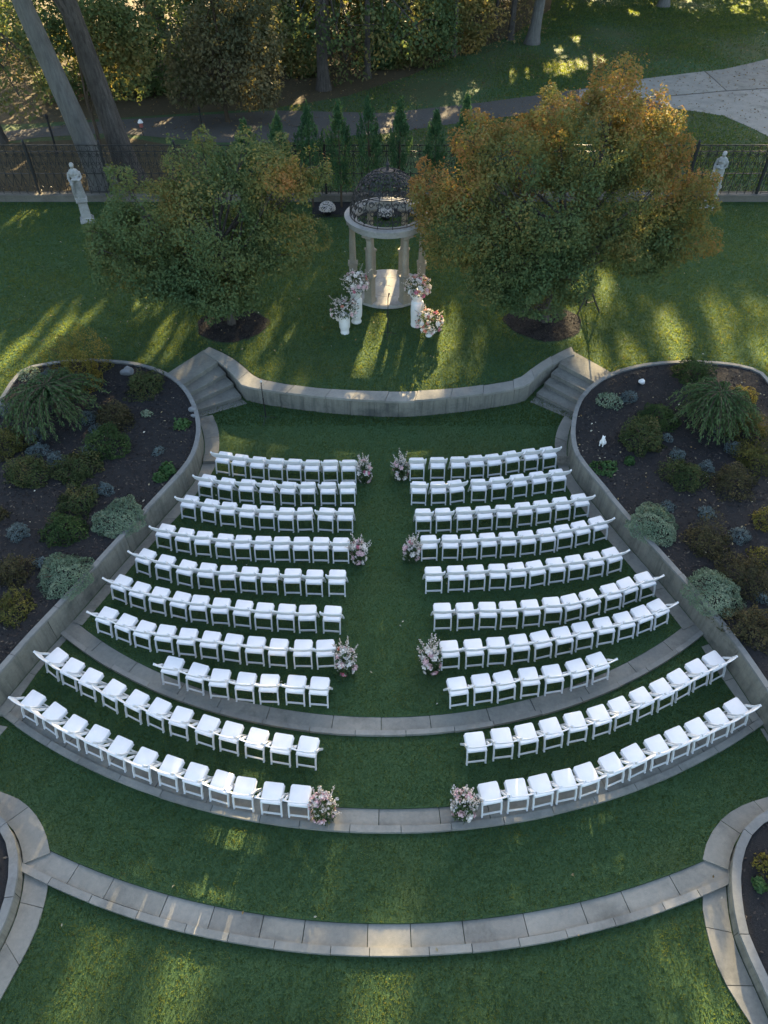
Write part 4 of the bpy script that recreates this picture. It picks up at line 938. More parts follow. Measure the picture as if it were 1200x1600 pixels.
c = G(224, 212, ZS - .03); o = thing('path_lamp', 'small white and red garden lamp near the drive', 'garden lamp', c)
mb = MB(); mb.tube([(0, 0, 0), (0, 0, .42)], .02, 6); mb.build('stem', M['black_iron'], o)
mb = MB(); mb.lathe([(.04, .40), (.10, .42), (.10, .58), (.06, .62)], 10); mb.build('lantern', M['pink_paint'], o)
mb = MB(); mb.lathe([(.13, .62), (.15, .64), (.08, .76), (.02, .80)], 10); mb.build('hood', M['white_paint'], o)

# ================================================================== FLOWERS
def rose_mesh(name, m):
    mb = MB()
    ball(mb, (0, 0, .0), (.026, .026, .03), 8)
    for ring_, (r, n, tilt, s) in enumerate(((.022, 4, .25, .03), (.036, 5, .6, .036), (.048, 6, 1.0, .04))):
        for k in range(n):
            a = 2 * math.pi * k / n + ring_ * .5; d = Vector((math.cos(a), math.sin(a), 0)); t = Vector((-math.sin(a), math.cos(a), 0)); u = (d * math.sin(tilt) + Vector((0, 0, 1)) * math.cos(tilt))
            b = d * r * .6 + Vector((0, 0, -.012 - ring_ * .006))
            i = len(mb.v); mb.v += [tuple(b - t * s * .5), tuple(b + t * s * .5), tuple(b + u * s * .9 + t * s * .55), tuple(b + u * s * 1.1 + d * .006), tuple(b + u * s * .9 - t * s * .55)]
            mb.f += [(i, i + 1, i + 2, i + 3, i + 4)]
    return mb.mesh(name, m, 60)
ROSES = [rose_mesh('rose', M[k]) for k in ('rose_white', 'rose_pale', 'rose_pink', 'rose_coral')]
def orient(o, n):
    o.rotation_euler = Vector(n).to_track_quat('Z', 'Y').to_euler()
def bouquet(root, r, rz, zc, weights, nr, nf, nleaf, spikes, scale=1.0, low=-.35):
    """roses as parts; small blossom, leaves and flower spikes each one part"""
    P, T, Nn = [], [], []
    for i in range(nr):
        for _ in range(30):
            d = unit(1)[0]
            if d[2] > low: break
        p = Vector(d) ; q = Vector((p.x * r, p.y * r, zc + p.z * rz)) * 1
        o = link('rose', rnd.choices(ROSES, weights)[0], root, q); orient(o, p + Vector((rnd.gauss(0, .3), rnd.gauss(0, .3), .35)))
        s = scale * rnd.uniform(.8, 1.25); o.scale = (s, s, s)
    d = unit(nf); d = d[d[:, 2] > low - .1]; n = len(d); q = d * rng.uniform(.7, 1.12, n)[:, None] * [r, r, rz] + [0, 0, zc]
    cl, cn, cd = [], [], []
    for a, b in zip(q, d):
        for k in range(5): cl.append(a + rng.normal(0, .012, 3)); cn.append(b + rng.normal(0, .5, 3)); cd.append(rng.normal(0, 1, 3))
    leaf_mesh('small_blossoms', cl, cn, rng.uniform(.03, .055, len(cl)) * scale, rng.uniform(.2, 1, len(cl)), M['petal'], root, None, .8, .5, np.array(cd))['kind'] = 'stuff'
    d = unit(nleaf); d = d[d[:, 2] > low - .35]; n = len(d); q = d * rng.uniform(.45, 1.08, n)[:, None] * [r, r, rz] + [0, 0, zc]; q[:, 2] = np.maximum(q[:, 2], .01)
    leaf_mesh('greenery', q, unit(n) + d * .4, rng.uniform(.05, .11, n) * scale, rng.uniform(0, 1, n), M['flower_leaf'], root, None, .4, .25, d + unit(n) * .5)['kind'] = 'stuff'
    sp, sn, st = [], [], []; mb = MB()
    for i in range(spikes):
        d = Vector((rnd.gauss(0, .55), rnd.gauss(0, .55), rnd.uniform(.35, 1))).normalized(); b = Vector((d.x * r * .6, d.y * r * .6, zc + d.z * rz * .6)); L = rnd.uniform(.9, 1.6)
        e = Vector((d.x * r * L * 1.1, d.y * r * L * 1.1, zc + d.z * rz * L * 1.15)); mb.tube([b, (b + e) / 2 + Vector((0, 0, .02)), e], [.006, .005, .003], 4)
        for k in range(26):
            u = .25 + .75 * k / 25; sp.append(np.array(b.lerp(e, u)) + rng.normal(0, .014 * (1.25 - u) + .004, 3)); sn.append(rng.normal(0, 1, 3)); st.append(rnd.uniform(.1, .6))
    if spikes:
        mb.build('spike_stems', M['twig'], root)['kind'] = 'stuff'
        leaf_mesh('flower_spikes', sp, sn, rng.uniform(.022, .045, len(sp)) * scale, np.array(st), M['petal'], root, None, .8, .5)['kind'] = 'stuff'
AISLE = [(570, 750, ZB, 'pink and white flower arrangement at the west aisle end of the front row', 1), (626, 747, ZB, 'pink and white flower arrangement at the east aisle end of the front row', 1),
 (561, 876, ZB, 'blush flower arrangement by the aisle chair of the fourth row, west side', 1), (642, 873, ZB, 'mauve and white flower arrangement by the aisle chair of the fourth row, east side', 1),
 (541, 1046, ZB, 'cream flower arrangement by the aisle chair of the seventh row, west side', 1.1), (671, 1044, ZB, 'rose-pink and white flower arrangement by the aisle chair of the seventh row, east side', 1.15),
 (506, 1274, ZC, 'pink rose arrangement standing on the kerb at the west aisle end of the last row', 1.15), (723, 1270, ZC, 'pink rose arrangement standing on the kerb at the east aisle end of the last row', 1.15)]
for px, py, z, lab, s in AISLE:
    c = G(px, py, z); o = thing('aisle_flowers', lab, 'flowers', c, rnd.uniform(0, 6), 'flower arrangements along the aisle')
    bouquet(o, .205 * s, .42 * s, .27 * s, (4, 7, 1.3, .2), int(19 * s), 62, 680, 22, 1.0, -.55)
def lathe_vase(name, prof, px, py, label, cat, m='white_plaster'):
    c = G(px, py, ZS); o = thing(name, label, cat, c)
    k = next((i for i, (r, z) in enumerate(prof) if z > .15), 2)
    mb = MB(); mb.lathe(prof[:k + 1], 28); mb.build('foot', M[m], o, None, 40)
    mb = MB(); mb.lathe(prof[k:], 28, fold=lambda t, z: 1 + .012 * math.cos(20 * t)); mb.build('body', M[m], o, None, 50)
    return c
def flowers_on(px, py, z, r, rz, label, nr, sp):
    o = thing('bouquet', label, 'flowers', (px, py, z)); bouquet(o, r, rz, rz * .55, (6, 5, 2, 2), nr, 150, 620, sp, 1.05, -.45)
c = lathe_vase('flower_pedestal', [(.17, 0), (.18, .04), (.15, .10), (.15, .14), (.19, .24), (.205, .45), (.205, .85), (.17, .92), (.15, .97), (.20, 1.06), (.24, 1.18), (.25, 1.22), (.21, 1.23)], 557, 503, 'tall white plaster pedestal urn at the west side of the gazebo steps', 'pedestal urn')
flowers_on(c[0], c[1], c[2] + 1.22, .43, .38, 'full pink and white bouquet on the tall white pedestal urn west of the gazebo', 34, 7)
c = lathe_vase('flower_vase', [(.145, 0), (.15, .03), (.14, .06), (.145, .16), (.175, .22), (.185, .45), (.18, .66), (.17, .68), (.15, .69)], 539, 520, 'shorter white cylinder vase standing on the grass in front of the tall pedestal urn', 'vase')
flowers_on(c[0], c[1], c[2] + .68, .48, .36, 'loose airy white bouquet in the shorter white vase', 20, 14)
c = lathe_vase('flower_pedestal', [(.20, 0), (.21, .04), (.20, .08), (.20, .16), (.215, .5), (.21, .84), (.20, .88), (.15, .93), (.18, 1.02), (.26, 1.14), (.28, 1.22), (.24, 1.23)], 651, 508, 'tall white plaster column urn at the east side of the gazebo, behind the low bowl', 'pedestal urn')
flowers_on(c[0], c[1], c[2] + 1.22, .42, .36, 'full pink and white bouquet on the white column urn east of the gazebo', 36, 6)
c = lathe_vase('flower_bowl', [(.10, 0), (.11, .03), (.09, .07), (.11, .16), (.17, .24), (.19, .30), (.17, .31)], 670, 525, 'low white footed bowl on the grass east of the gazebo', 'bowl')
flowers_on(c[0], c[1], c[2] + .30, .45, .40, 'round pink bouquet in the low white bowl', 38, 8)
def mum(px, py, r, label):
    c = G(px, py, ZS + .012); o = thing('white_mum', label, 'flowers', c)
    n = 460; d = unit(n * 2); d = d[d[:, 2] > -.1][:n]; q = d * [r, r, r * .85] + [0, 0, r * .75]
    leaf_mesh('blossoms', np.repeat(q, 3, 0) + rng.normal(0, .012, (len(q) * 3, 3)), np.repeat(d, 3, 0) + rng.normal(0, .4, (len(q) * 3, 3)), rng.uniform(.03, .055, len(q) * 3), rng.uniform(0, .6, len(q) * 3), M['petal'], o, None, .85, .4)
    leaf_mesh('leaves', d * [r * .94, r * .94, r * .8] + [0, 0, r * .72], d + unit(len(d)), rng.uniform(.05, .09, len(d)), rng.uniform(0, .8, len(d)), M['flower_leaf'], o, None, .5)
    mb = MB(); mb.lathe([(r * .5, 0), (r * .68, r * .5), (r * .72, r * .55)], 16); mb.build('pot', M['black_plastic'], o)
mum(512, 335, .33, 'white chrysanthemum clump in the dark bed beside the olive maple')
mum(603, 342, .32, 'white chrysanthemum clump seen through the gazebo columns')
mum(652, 334, .30, 'white chrysanthemum clump behind the gazebo, partly hidden by the orange maple')

# ================================================================== TREES
def break_up(lobes, seed, k=5, size=.34):
    q = random.Random(seed); out = [(c, tuple(x * .93 for x in r)) for c, r in lobes]
    for c, r in lobes:
        for _ in range(k):
            d = Vector((q.gauss(0, 1), q.gauss(0, 1) - .3, q.gauss(.25, .9))).normalized(); s = q.uniform(.6, 1.2) * size
            out.append(((c[0] + d.x * r[0] * .92, c[1] + d.y * r[1] * .92, c[2] + d.z * r[2] * .92), (r[0] * s, r[1] * s, r[2] * s * q.uniform(.7, 1.3))))
    return out
def leaves_in(lobes, n, ls, seed, shell=.55):
    """leaf positions through the volume of the lobes, thicker near their outside, in clumps"""
    V = np.array([r[0] * r[1] * r[2] for _, r in lobes]) ** .75; V /= V.sum(); Ps, Ns = [], []
    for (c, r), v in zip(lobes, V):
        k = int(n * v); d = unit(k); u = rng.uniform(0, 1, k) ** (1 / 3.0) * (1 - shell) + shell * rng.uniform(.72, 1.05, k)
        u *= 1 + .16 * clump_noise(d, 3.0, 14, seed) + .07 * clump_noise(d, 9, 14, seed + 5)
        Ps.append(np.array(c) + d * u[:, None] * np.array(r)); Ns.append(d)
    P, D = np.concatenate(Ps), np.concatenate(Ns)
    keep = clump_noise(P * [1, 1, 1.9], 2.3, 26, seed + 8) + rng.normal(0, .34, len(P)) > -.72        # gaps between the clumps
    return P[keep], D[keep]
def limb(mb, a, b, r0, r1, bend, n=6):
    a, b = Vector(a), Vector(b); m = Vector((rnd.gauss(0, bend), rnd.gauss(0, bend), rnd.gauss(0, bend * .6)))
    pts = [a.lerp(b, i / n) + m * math.sin(math.pi * i / n) for i in range(n + 1)]
    mb.tube(pts, [r0 + (r1 - r0) * (i / n) for i in range(n + 1)], 7); return pts
def tree(name, label, base, trunk_pts, trunk_r, lobes, nleaf, ls, m, bark, tint, seed, group=None, gaps=True, shell=.55, cat='tree', aspect=.62, droop=.0, flare=1.0):
    root = thing(name, label, cat, base, 0, group)
    mb = MB(); pts = [Vector(p) for p in trunk_pts]; n = 14
    P, _ = [], 0
    fine = [pts[0].lerp(pts[0], 0)]
    fine = []
    for i in range(n + 1):
        u = i / n * (len(pts) - 1); k = min(int(u), len(pts) - 2); fine.append(pts[k].lerp(pts[k + 1], u - k))
    rad = [trunk_r * ((1 - .55 * i / n) + (flare * .55 * math.exp(-i * 1.3))) for i in range(n + 1)]
    mb.tube(fine, rad, 14)
    mb.build('trunk', M[bark], root)
    mb = MB()
    for c, r in lobes[:34]:
        s = fine[rnd.randint(int(n * .45), n - 1)]
        q = limb(mb, s, c, trunk_r * .34, trunk_r * .07, .18 * r[0])
        for k in range(5):
            d = Vector(unit(1)[0]); e = Vector(c) + Vector((d.x * r[0], d.y * r[1], d.z * r[2])) * .85
            limb(mb, q[rnd.randint(3, 6)], e, trunk_r * .10, trunk_r * .02, .12 * r[0], 4)
    mb.build('branches', M[bark], root)
    P, D = leaves_in(lobes, nleaf, ls, seed, shell)
    if gaps: k = cut_sun_gaps(P + np.array(base)); P, D = P[k], D[k]  # crown opened on purpose along the rays to the sun patches
    n_ = len(P)
    nn = D * .45 + unit(n_) * .75 + [0, 0, .55]
    dirs = unit(n_) + D * .5 - [0, 0, droop]
    leaf_mesh('crown', P, nn, ls * rng.uniform(.6, 1.35, n_), tint(P, D) + rng.normal(0, .09, n_), M[m], root, None, aspect, .3, dirs)
    return root
# --- the two maples on the lawn
b = G(362, 506, ZS)
def to_local(px, py, Y): p = at_y(px, py, Y); return (p[0] - b[0], p[1] - b[1], p[2] - b[2])
def lobe(px, py, dy, rpx, ry, rz=None):
    p = at_y(px, py, b[1] + dy); k = PPM(p); return ((p[0] - b[0], dy, p[2] - b[2]), (rpx / k, ry, (rz or rpx) / k))
ml = [lobe(330, 360, 0, 118, 2.6, 110), lobe(225, 350, -.2, 82, 1.9, 80), lobe(432, 300, .3, 78, 1.9, 78), lobe(300, 268, .9, 66, 1.6, 56), lobe(395, 262, .9, 64, 1.5, 50), lobe(440, 375, -.4, 66, 1.4, 66), lobe(215, 410, -.6, 72, 1.5, 58), lobe(330, 425, -1.0, 108, 1.5, 58), lobe(180, 370, .3, 40, 1.2, 46), lobe(470, 280, .2, 36, .9, 36), lobe(330, 455, -1.3, 76, 1.1, 34), lobe(270, 440, -1.2, 60, 1.1, 40), lobe(352, 474, -1.1, 56, .9, 22)]
ml = break_up(break_up(ml, 4), 41, 4, .24)
def tint_left(P, D): return .13 + .14 * (P[:, 2] - 2.2) / 2 + .09 * np.clip(P[:, 0] * .4, -1, 1.2) * (P[:, 2] > 2.2) + .11 * clump_noise(P, 1.1, 14, 2) + .07 * clump_noise(P, 3.0, 14, 4)
tree('maple_tree', 'olive-green maple turning orange on top, by the white statue and its mulch ring', b, [(0, 0, -.1), (.05, .02, .8), (-.05, .05, 1.6), (.1, .1, 3.2)], .14, ml, 100000, .094, 'maple', 'dark_bark', tint_left, 21, None, False, .62, 'tree', .55, .5, .4)
b = G(850, 502, ZS)
mr = [lobe(850, 358, .2, 112, 2.2, 105), lobe(720, 345, 0, 84, 2.0, 84), lobe(990, 328, .5, 90, 1.7, 82), lobe(800, 255, .8, 84, 1.9, 74), lobe(940, 215, 1.0, 82, 1.8, 90), lobe(965, 135, 1.2, 46, 1.1, 50), lobe(1010, 240, .8, 60, 1.4, 64), lobe(1060, 335, .3, 52, 1.4, 50), lobe(745, 225, 1.0, 46, 1.2, 42), lobe(680, 305, .3, 42, 1.2, 50), lobe(812, 428, -1.0, 92, 1.5, 60), lobe(955, 372, -.1, 80, 1.3, 46), lobe(870, 190, 1.0, 46, 1.2, 44), lobe(1085, 305, .2, 34, 1.0, 40), lobe(840, 465, -1.2, 66, 1.0, 30), lobe(775, 430, -1.0, 60, 1.2, 46), lobe(1060, 372, .3, 56, 1.3, 40), lobe(1000, 392, .4, 62, 1.3, 40)]
mr = break_up(break_up(mr, 5), 42, 4, .24)
def tint_right(P, D): return .16 + .13 * (P[:, 2] - 2.3) / 2 + .11 * np.abs(P[:, 0]) * .4 + .12 * clump_noise(P, 1.0, 14, 12) + .08 * clump_noise(P, 3.0, 14, 14)
tree('maple_tree', 'large maple with orange and russet leaves beside the gazebo', b, [(0, 0, -.1), (.0, .02, .8), (.1, .05, 1.7), (.3, .2, 3.8)], .16, mr, 150000, .095, 'maple', 'dark_bark', tint_right, 33, None, False, .62, 'tree', .55, .5, .4)

# --- narrow evergreens along the fence
def arbor(px, ytop, w, label, seed):
    Y = YF - .75; t = at_y(px, ytop, Y); H = t[2] - ZS; base = (t[0] + 0.0, Y, ZS); r = w / 2 / PPM((t[0], Y, 2.5))
    root = thing('narrow_evergreen', label, 'evergreen', base, 0, 'narrow evergreens along the fence')
    mb = MB(); mb.tube([(0, 0, -.05), (0, .02, H * .5), (0, 0, H * .95)], [.05, .035, .008], 7); mb.build('trunk', M['twig'], root)
    Pl, Dl, Tl = [], [], []
    for k in range(105):
        u = rng.uniform(.0, 1) ** .85
        if u < .34 and rng.uniform() < .45: continue
        pr = np.interp(u, [0, .15, .34, .50, .62, .72, .82, 1.0], [.45, .65, .85, 1.0, .92, .55, .22, .0]) * r
        a = rng.uniform(0, 6.28); q = pr * rng.uniform(.55, 1.12); L = rng.uniform(.28, .62) * (1 if u < .8 else .6); w_ = rng.uniform(.05, .10)
        b0 = np.array([math.cos(a) * q, math.sin(a) * q, H * (.14 + .80 * u)]); ax = np.array([math.cos(a) * .22, math.sin(a) * .22, 1.0]); m_ = 46
        t = rng.uniform(0, 1, m_); off = rng.normal(size=(m_, 3)) * w_ * (1.15 - t)[:, None]
        Pl.append(b0 + ax * (t * L)[:, None] + off); Dl.append(np.tile(ax, (m_, 1)) + off * 3); Tl.append(np.full(m_, rng.uniform(.25, .75)) + t * .22)
    t = rng.uniform(0, 1, 260); Pl.append(np.c_[rng.normal(0, .05, 260) * (1.1 - t), rng.normal(0, .05, 260) * (1.1 - t), H * (.80 + .2 * t)]); Dl.append(np.tile([0, 0, 1.0], (260, 1)) + rng.normal(0, .3, (260, 3))); Tl.append(.5 + .3 * t)
    P, D, T = np.concatenate(Pl), np.concatenate(Dl), np.concatenate(Tl)
    leaf_mesh('crown', P, unit(len(P)), rng.uniform(.07, .15, len(P)), T + rng.normal(0, .1, len(P)), M['arbor'], root, None, .34, .2, D)
ARB = [(379, 188, 30, 'short narrow evergreen farthest along the fence beyond the olive maple'), (431, 178, 30, 'narrow evergreen half hidden behind the olive maple, next to the shortest one'), (478, 157, 36, 'bushy bright narrow evergreen just beyond the edge of the olive maple'),
 (527, 158, 32, 'narrow evergreen beside the fence post, between the bushy one and the gazebo'), (575, 150, 36, 'dark narrow evergreen behind the near side of the gazebo dome'), (626, 152, 28, 'leggy narrow evergreen with bare trunk above the gazebo dome'),
 (683, 172, 30, 'narrow evergreen rising at the edge of the orange maple'), (731, 145, 20, 'slim pale-tipped evergreen peeking over the orange maple')]
for i, (px, yt, w, lab) in enumerate(ARB): arbor(px, yt, w, lab, 40 + i)

# --- the wood behind the garden
def wood_tint(mu, sd=.16, s=.5, seed=0): return lambda P, D: mu + sd * clump_noise(P, s, 14, seed) + .08 * clump_noise(P, 2.2, 14, seed + 1)
def W(px, py): p = G(px, py, ZS - .03); return p
def high_lobes(H, r, seed, zlo=.45):
    q = random.Random(seed); out = []
    for k in range(8):
        a = q.uniform(0, 6.28); d = r * q.uniform(.25, .75); z = H * q.uniform(zlo, .86)
        out.append(((d * math.cos(a), d * math.sin(a), z), (r * q.uniform(.5, .7), r * q.uniform(.5, .7), H * q.uniform(.12, .18))))
    out.append(((0, 0, H * .88), (r * .6, r * .6, H * .14)))
    return out
# trunks that can be told apart
bs = W(168, 303)
tree('grey_trunk_tree', 'tall tree with smooth pale grey leaning trunk behind the first statue', bs, [(0, 0, -.1), (-.55, .1, 3), (-1.35, .2, 7), (-1.9, .4, 12), (-2.0, .4, 18)], .50, [((x - 1.6, y, z), r) for (x, y, z), r in high_lobes(21, 5, 3, .52)], 7000, .30, 'wood_leaf', 'grey_bark', wood_tint(.45, seed=3), 51, 'trees of the wood')
bs = W(207, 284)
tree('dark_trunk_tree', 'tall tree with dark furrowed leaning trunk beside the pale grey one', bs, [(0, 0, -.1), (-.40, .1, 3), (-.95, .2, 7), (-1.2, .4, 12), (-1.2, .4, 18)], .52, [((x - 1.0, y, z), r) for (x, y, z), r in high_lobes(20, 5, 4, .50)] , 7000, .30, 'wood_leaf', 'dark_bark', wood_tint(.40, seed=4), 52, 'trees of the wood')
def from_px(bs, items):
    out = []
    for px, py, dy, rx, ry, rz in items:
        p = at_y(px, py, bs[1] + dy); k = PPM(p); out.append(((p[0] - bs[0], dy, p[2] - bs[2]), (rx / k, ry, rz / k)))
    return out
bs = W(356, 190)
tree('russet_tree', 'small russet-leaved tree hanging over the drive, its trunk by the thin black post', bs, [(0, 0, -.1), (-.05, 0, 1.2), (.1, .1, 3), (0, .2, 6.4)], .11,
     from_px(bs, [(355, 110, 0, 70, 1.8, 50), (300, 130, 0, 46, 1.4, 36), (398, 120, 0, 42, 1.4, 52), (400, 60, .2, 44, 1.4, 40), (340, 45, .3, 62, 1.8, 44), (290, 75, .2, 40, 1.4, 40), (370, -10, .5, 70, 1.8, 40), (420, 145, -.3, 16, .7, 26)]), 17000, .19, 'rust_leaf', 'twig', wood_tint(.38, .15, .8, 6), 53, None, False, .6, 'tree', .6, .8)
bs = W(506, 140)
tree('dark_trunk_tree', 'broad dark-trunked tree above the narrow evergreens with golden low branches', bs, [(0, 0, -.1), (0, 0, 3), (.1, .1, 8), (0, .2, 18)], .36,
     from_px(bs, [(490, 55, -1.0, 70, 1.8, 30), (545, 40, -.5, 70, 1.8, 36), (600, 50, 0, 70, 1.8, 40), (460, 15, -1.4, 50, 1.5, 34), (650, 40, 0, 64, 1.8, 44), (540, 95, .8, 60, 1.5, 30)]) + high_lobes(21, 5.5, 8, .42), 15000, .24, 'wood_leaf', 'dark_bark', wood_tint(.38, .2, .7, 9), 54, 'trees of the wood')
bs = W(831, 68)
tree('grey_trunk_tree', 'pale grey-trunked tree standing alone where the rough lawn meets the wood', bs, [(0, 0, -.1), (.25, 0, 3), (.6, .1, 7), (.8, .2, 19)], .42, high_lobes(22, 6.5, 10, .44), 9000, .30, 'wood_leaf', 'grey_bark', wood_tint(.45, seed=11), 55, 'trees of the wood')
bs = W(1036, 10)
tree('grey_trunk_tree', 'grey trunk at the top edge on the open rough lawn', bs, [(0, 0, -.1), (.1, 0, 3), (.2, .1, 9), (.2, .2, 19)], .40, high_lobes(23, 7, 12, .42), 9000, .30, 'wood_leaf', 'grey_bark', wood_tint(.45, seed=13), 56, 'trees of the wood')
bs = W(3, 222)
tree('dark_trunk_tree', 'dark trunk at the picture edge with yellow-green leaves above sunlit leaf litter', bs, [(0, 0, -.1), (-.1, 0, 2), (-.3, .1, 6), (-.2, .2, 15)], .26,
     from_px(bs, [(30, 150, -.3, 42, 1.2, 44), (10, 60, 0, 60, 1.6, 60), (-30, 120, 0, 60, 1.6, 60), (70, 110, .4, 40, 1.2, 40)]) + high_lobes(18, 4.5, 14, .5), 12000, .22, 'wood_leaf', 'dark_bark', wood_tint(.45, .18, .8, 15), 57, 'trees of the wood')
for i, (px, py, r, lab) in enumerate([(708, 88, .16, 'slim dark trunk at the corner of the wood above the drive'), (797, 62, .22, 'dark trunk close beside the pale grey one at the edge of the wood'), (773, 45, .12, 'thinnest trunk behind the dark one at the edge of the wood'), (574, 122, .2, 'dark trunk set back behind the broad tree and the sunlit brush')]):
    bs = W(px, py)
    tree('dark_trunk_tree', lab, bs, [(0, 0, -.1), (.05, 0, 3), (.1, .1, 8), (.0, .2, 14)], r, high_lobes(17 + i, 4.5, 60 + i, .40), 6500, .28, 'wood_leaf', 'dark_bark', wood_tint(.5, seed=20 + i), 61 + i, 'trees of the wood')
# low bushy trees that fill the upper part of the view
BUSHY = [(150, 232, 'slender leafy sapling reaching across the dark leaning trunk', .36, [(165, 60, 0, 50, 1.0, 46), (195, 110, 0, 44, .9, 40), (150, 20, 0, 56, 1.0, 40), (215, 60, 0, 40, .9, 36)], 5200),
 (215, 150, 'yellow-green bushy tree between the dark leaning trunk and the russet tree', .42, [(215, 100, 0, 70, 1.8, 56), (180, 50, 0, 66, 1.8, 50), (250, 40, .3, 70, 1.8, 50), (205, 150, -.4, 46, 1.3, 30), (150, 110, .2, 44, 1.4, 50), (262, 120, 0, 40, 1.2, 44)], 13000),
 (100, 160, 'shaded bushy tree behind the two leaning trunks', .40, [(100, 90, 0, 66, 1.8, 60), (70, 40, 0, 66, 1.8, 50), (130, 30, 0, 66, 1.8, 50), (90, 140, -.2, 40, 1.2, 34)], 10000),
 (462, 120, 'dark golden bush behind the russet tree', .56, [(462, 85, 0, 40, 1.4, 36), (440, 50, 0, 40, 1.4, 40), (480, 100, 0, 30, 1.2, 26)], 6000),
 (640, 108, 'dark green bushy tree with golden sparks above the leggy evergreen', .36, [(610, 70, 0, 56, 1.6, 36), (660, 60, 0, 60, 1.6, 40), (640, 20, 0, 80, 1.8, 40), (590, 95, -.2, 36, 1.1, 18)], 11000),
 (722, 84, 'golden olive bushy tree at the corner of the wood', .62, [(700, 45, 0, 56, 1.6, 36), (745, 25, 0, 48, 1.6, 36), (725, 66, 0, 36, 1.2, 20), (700, -10, 0, 60, 1.6, 40)], 8000)]
for i, (px, py, lab, mu, it, n) in enumerate(BUSHY):
    bs = W(px, py); bs = Vector((bs[0], bs[1] + .6, bs[2]))
    tree('bushy_tree', lab, bs, [(0, 0, -.1), (.05, 0, .8), (-.1, .1, 2), (.1, .1, 4.2)], .10, from_px(bs, it), n, .20, 'wood_leaf', 'twig', wood_tint(mu, .2, .8, 70 + i), 80 + i, None, False, .55)
# the deeper wood: one mass of foliage behind the trees that can be told apart
def deep_wood():
    lob = []
    q = random.Random(77)
    for k in range(64):
        x = q.uniform(-34, 11); y0 = 56 + max(0, (x + 2)) * .9
        y = y0 + q.uniform(0, 12); z = q.uniform(.8, 8.5); lob.append(((x, y, z), (q.uniform(2.0, 3.4), q.uniform(1.4, 2.6), q.uniform(1.8, 3.2))))
    P, D = leaves_in(lob, 64000, .3, 5, .5); k = cut_sun_gaps(P); P, D = P[k], D[k]
    o = leaf_mesh('deep_wood_foliage', P, D * .4 + unit(len(P)), rng.uniform(.18, .42, len(P)), .40 + .22 * clump_noise(P, .6, 14, 3) + rng.normal(0, .1, len(P)), M['wood_leaf'], None, None, .62, .3)
    tag(o, kind='stuff')
    n = 9000; x = rng.uniform(-34, 12, n); y = 50 + np.maximum(0, x + 2) * .8 + rng.uniform(0, 14, n); z = rng.uniform(0, 1.3, n) ** 1.4 + ZS
    o = leaf_mesh('undergrowth', np.c_[x, y, z], unit(n) + [0, 0, .5], rng.uniform(.10, .30, n), rng.uniform(.2, .9, n), M['rust_leaf'], None, None, .5, .3); tag(o, kind='stuff')
deep_wood()
# taller trees further back, crowns shaped tall and dense to block the low sun
q = random.Random(5)
BACK = [(-15, 57, 26), (-9, 61, 28), (-4, 57, 27), (1, 62, 29), (-18, 66, 29), (-12, 70, 31), (-5, 69, 31), (2, 72, 32), (7, 74, 33), (-9, 76, 35), (-1, 77, 36),
        (8, 82, 37), (13, 80, 36), (18, 82, 37), (23, 80, 36), (28, 82, 37), (33, 81, 35), (38, 83, 35), (6, 89, 40), (11, 88, 40), (16, 90, 40), (21, 89, 40), (26, 90, 40), (31, 89, 39)]
for i, (x, y, H) in enumerate(BACK):
    lob = high_lobes(H, 5.6, 200 + i, .13 if y < 75 else .12) + high_lobes(H, 5.0, 300 + i, .2 if y > 75 else .3)[:5] + [((q.uniform(-2.5, 2.5), q.uniform(-1, 1), H * f), (3.2, 3.0, H * .10)) for f in (.70, .80, .90)]
    tree('tall_wood_tree', 'tall crowned tree deep in the wood, standing between the low sun and the garden', (x, y, ZS - .03), [(0, 0, -.1), (.1, 0, 6), (-.1, .2, 12), (.1, .2, H * .85)], .34, lob, 16000, .60, 'wood_leaf', 'dark_bark', wood_tint(.45, seed=90 + i), 100 + i, 'tall trees deep in the wood', True, .4)
# leaves scattered on the lawns and the rough ground
def strew(name, n, x0, x1, y0, y1, z, s0, s1, beta):
    P = np.c_[rng.uniform(x0, x1, n), rng.uniform(y0, y1, n), np.full(n, z)]
    tag(leaf_mesh(name, P, unit(n) * .5 + [0, 0, 1], rng.uniform(s0, s1, n), rng.beta(*beta, n), M['fallen'], None, None, .6, .5), kind='stuff')
strew('fallen_leaves', 420, -17, 17, 19.6, YF, ZS + .02, .05, .10, (2, 1.4))
strew('fallen_leaves', 26, -4.6, 4.6, 6.8, 16.5, ZB + .02, .05, .08, (3, .8))
strew('fallen_leaves', 9, -6, 6, 3.2, 4.6, ZD + .04, .05, .08, (3, .9))
strew('fallen_leaves', 7000, -26, 26, YF + .5, 62, ZS + .01, .07, .16, (1.1, 3.2))

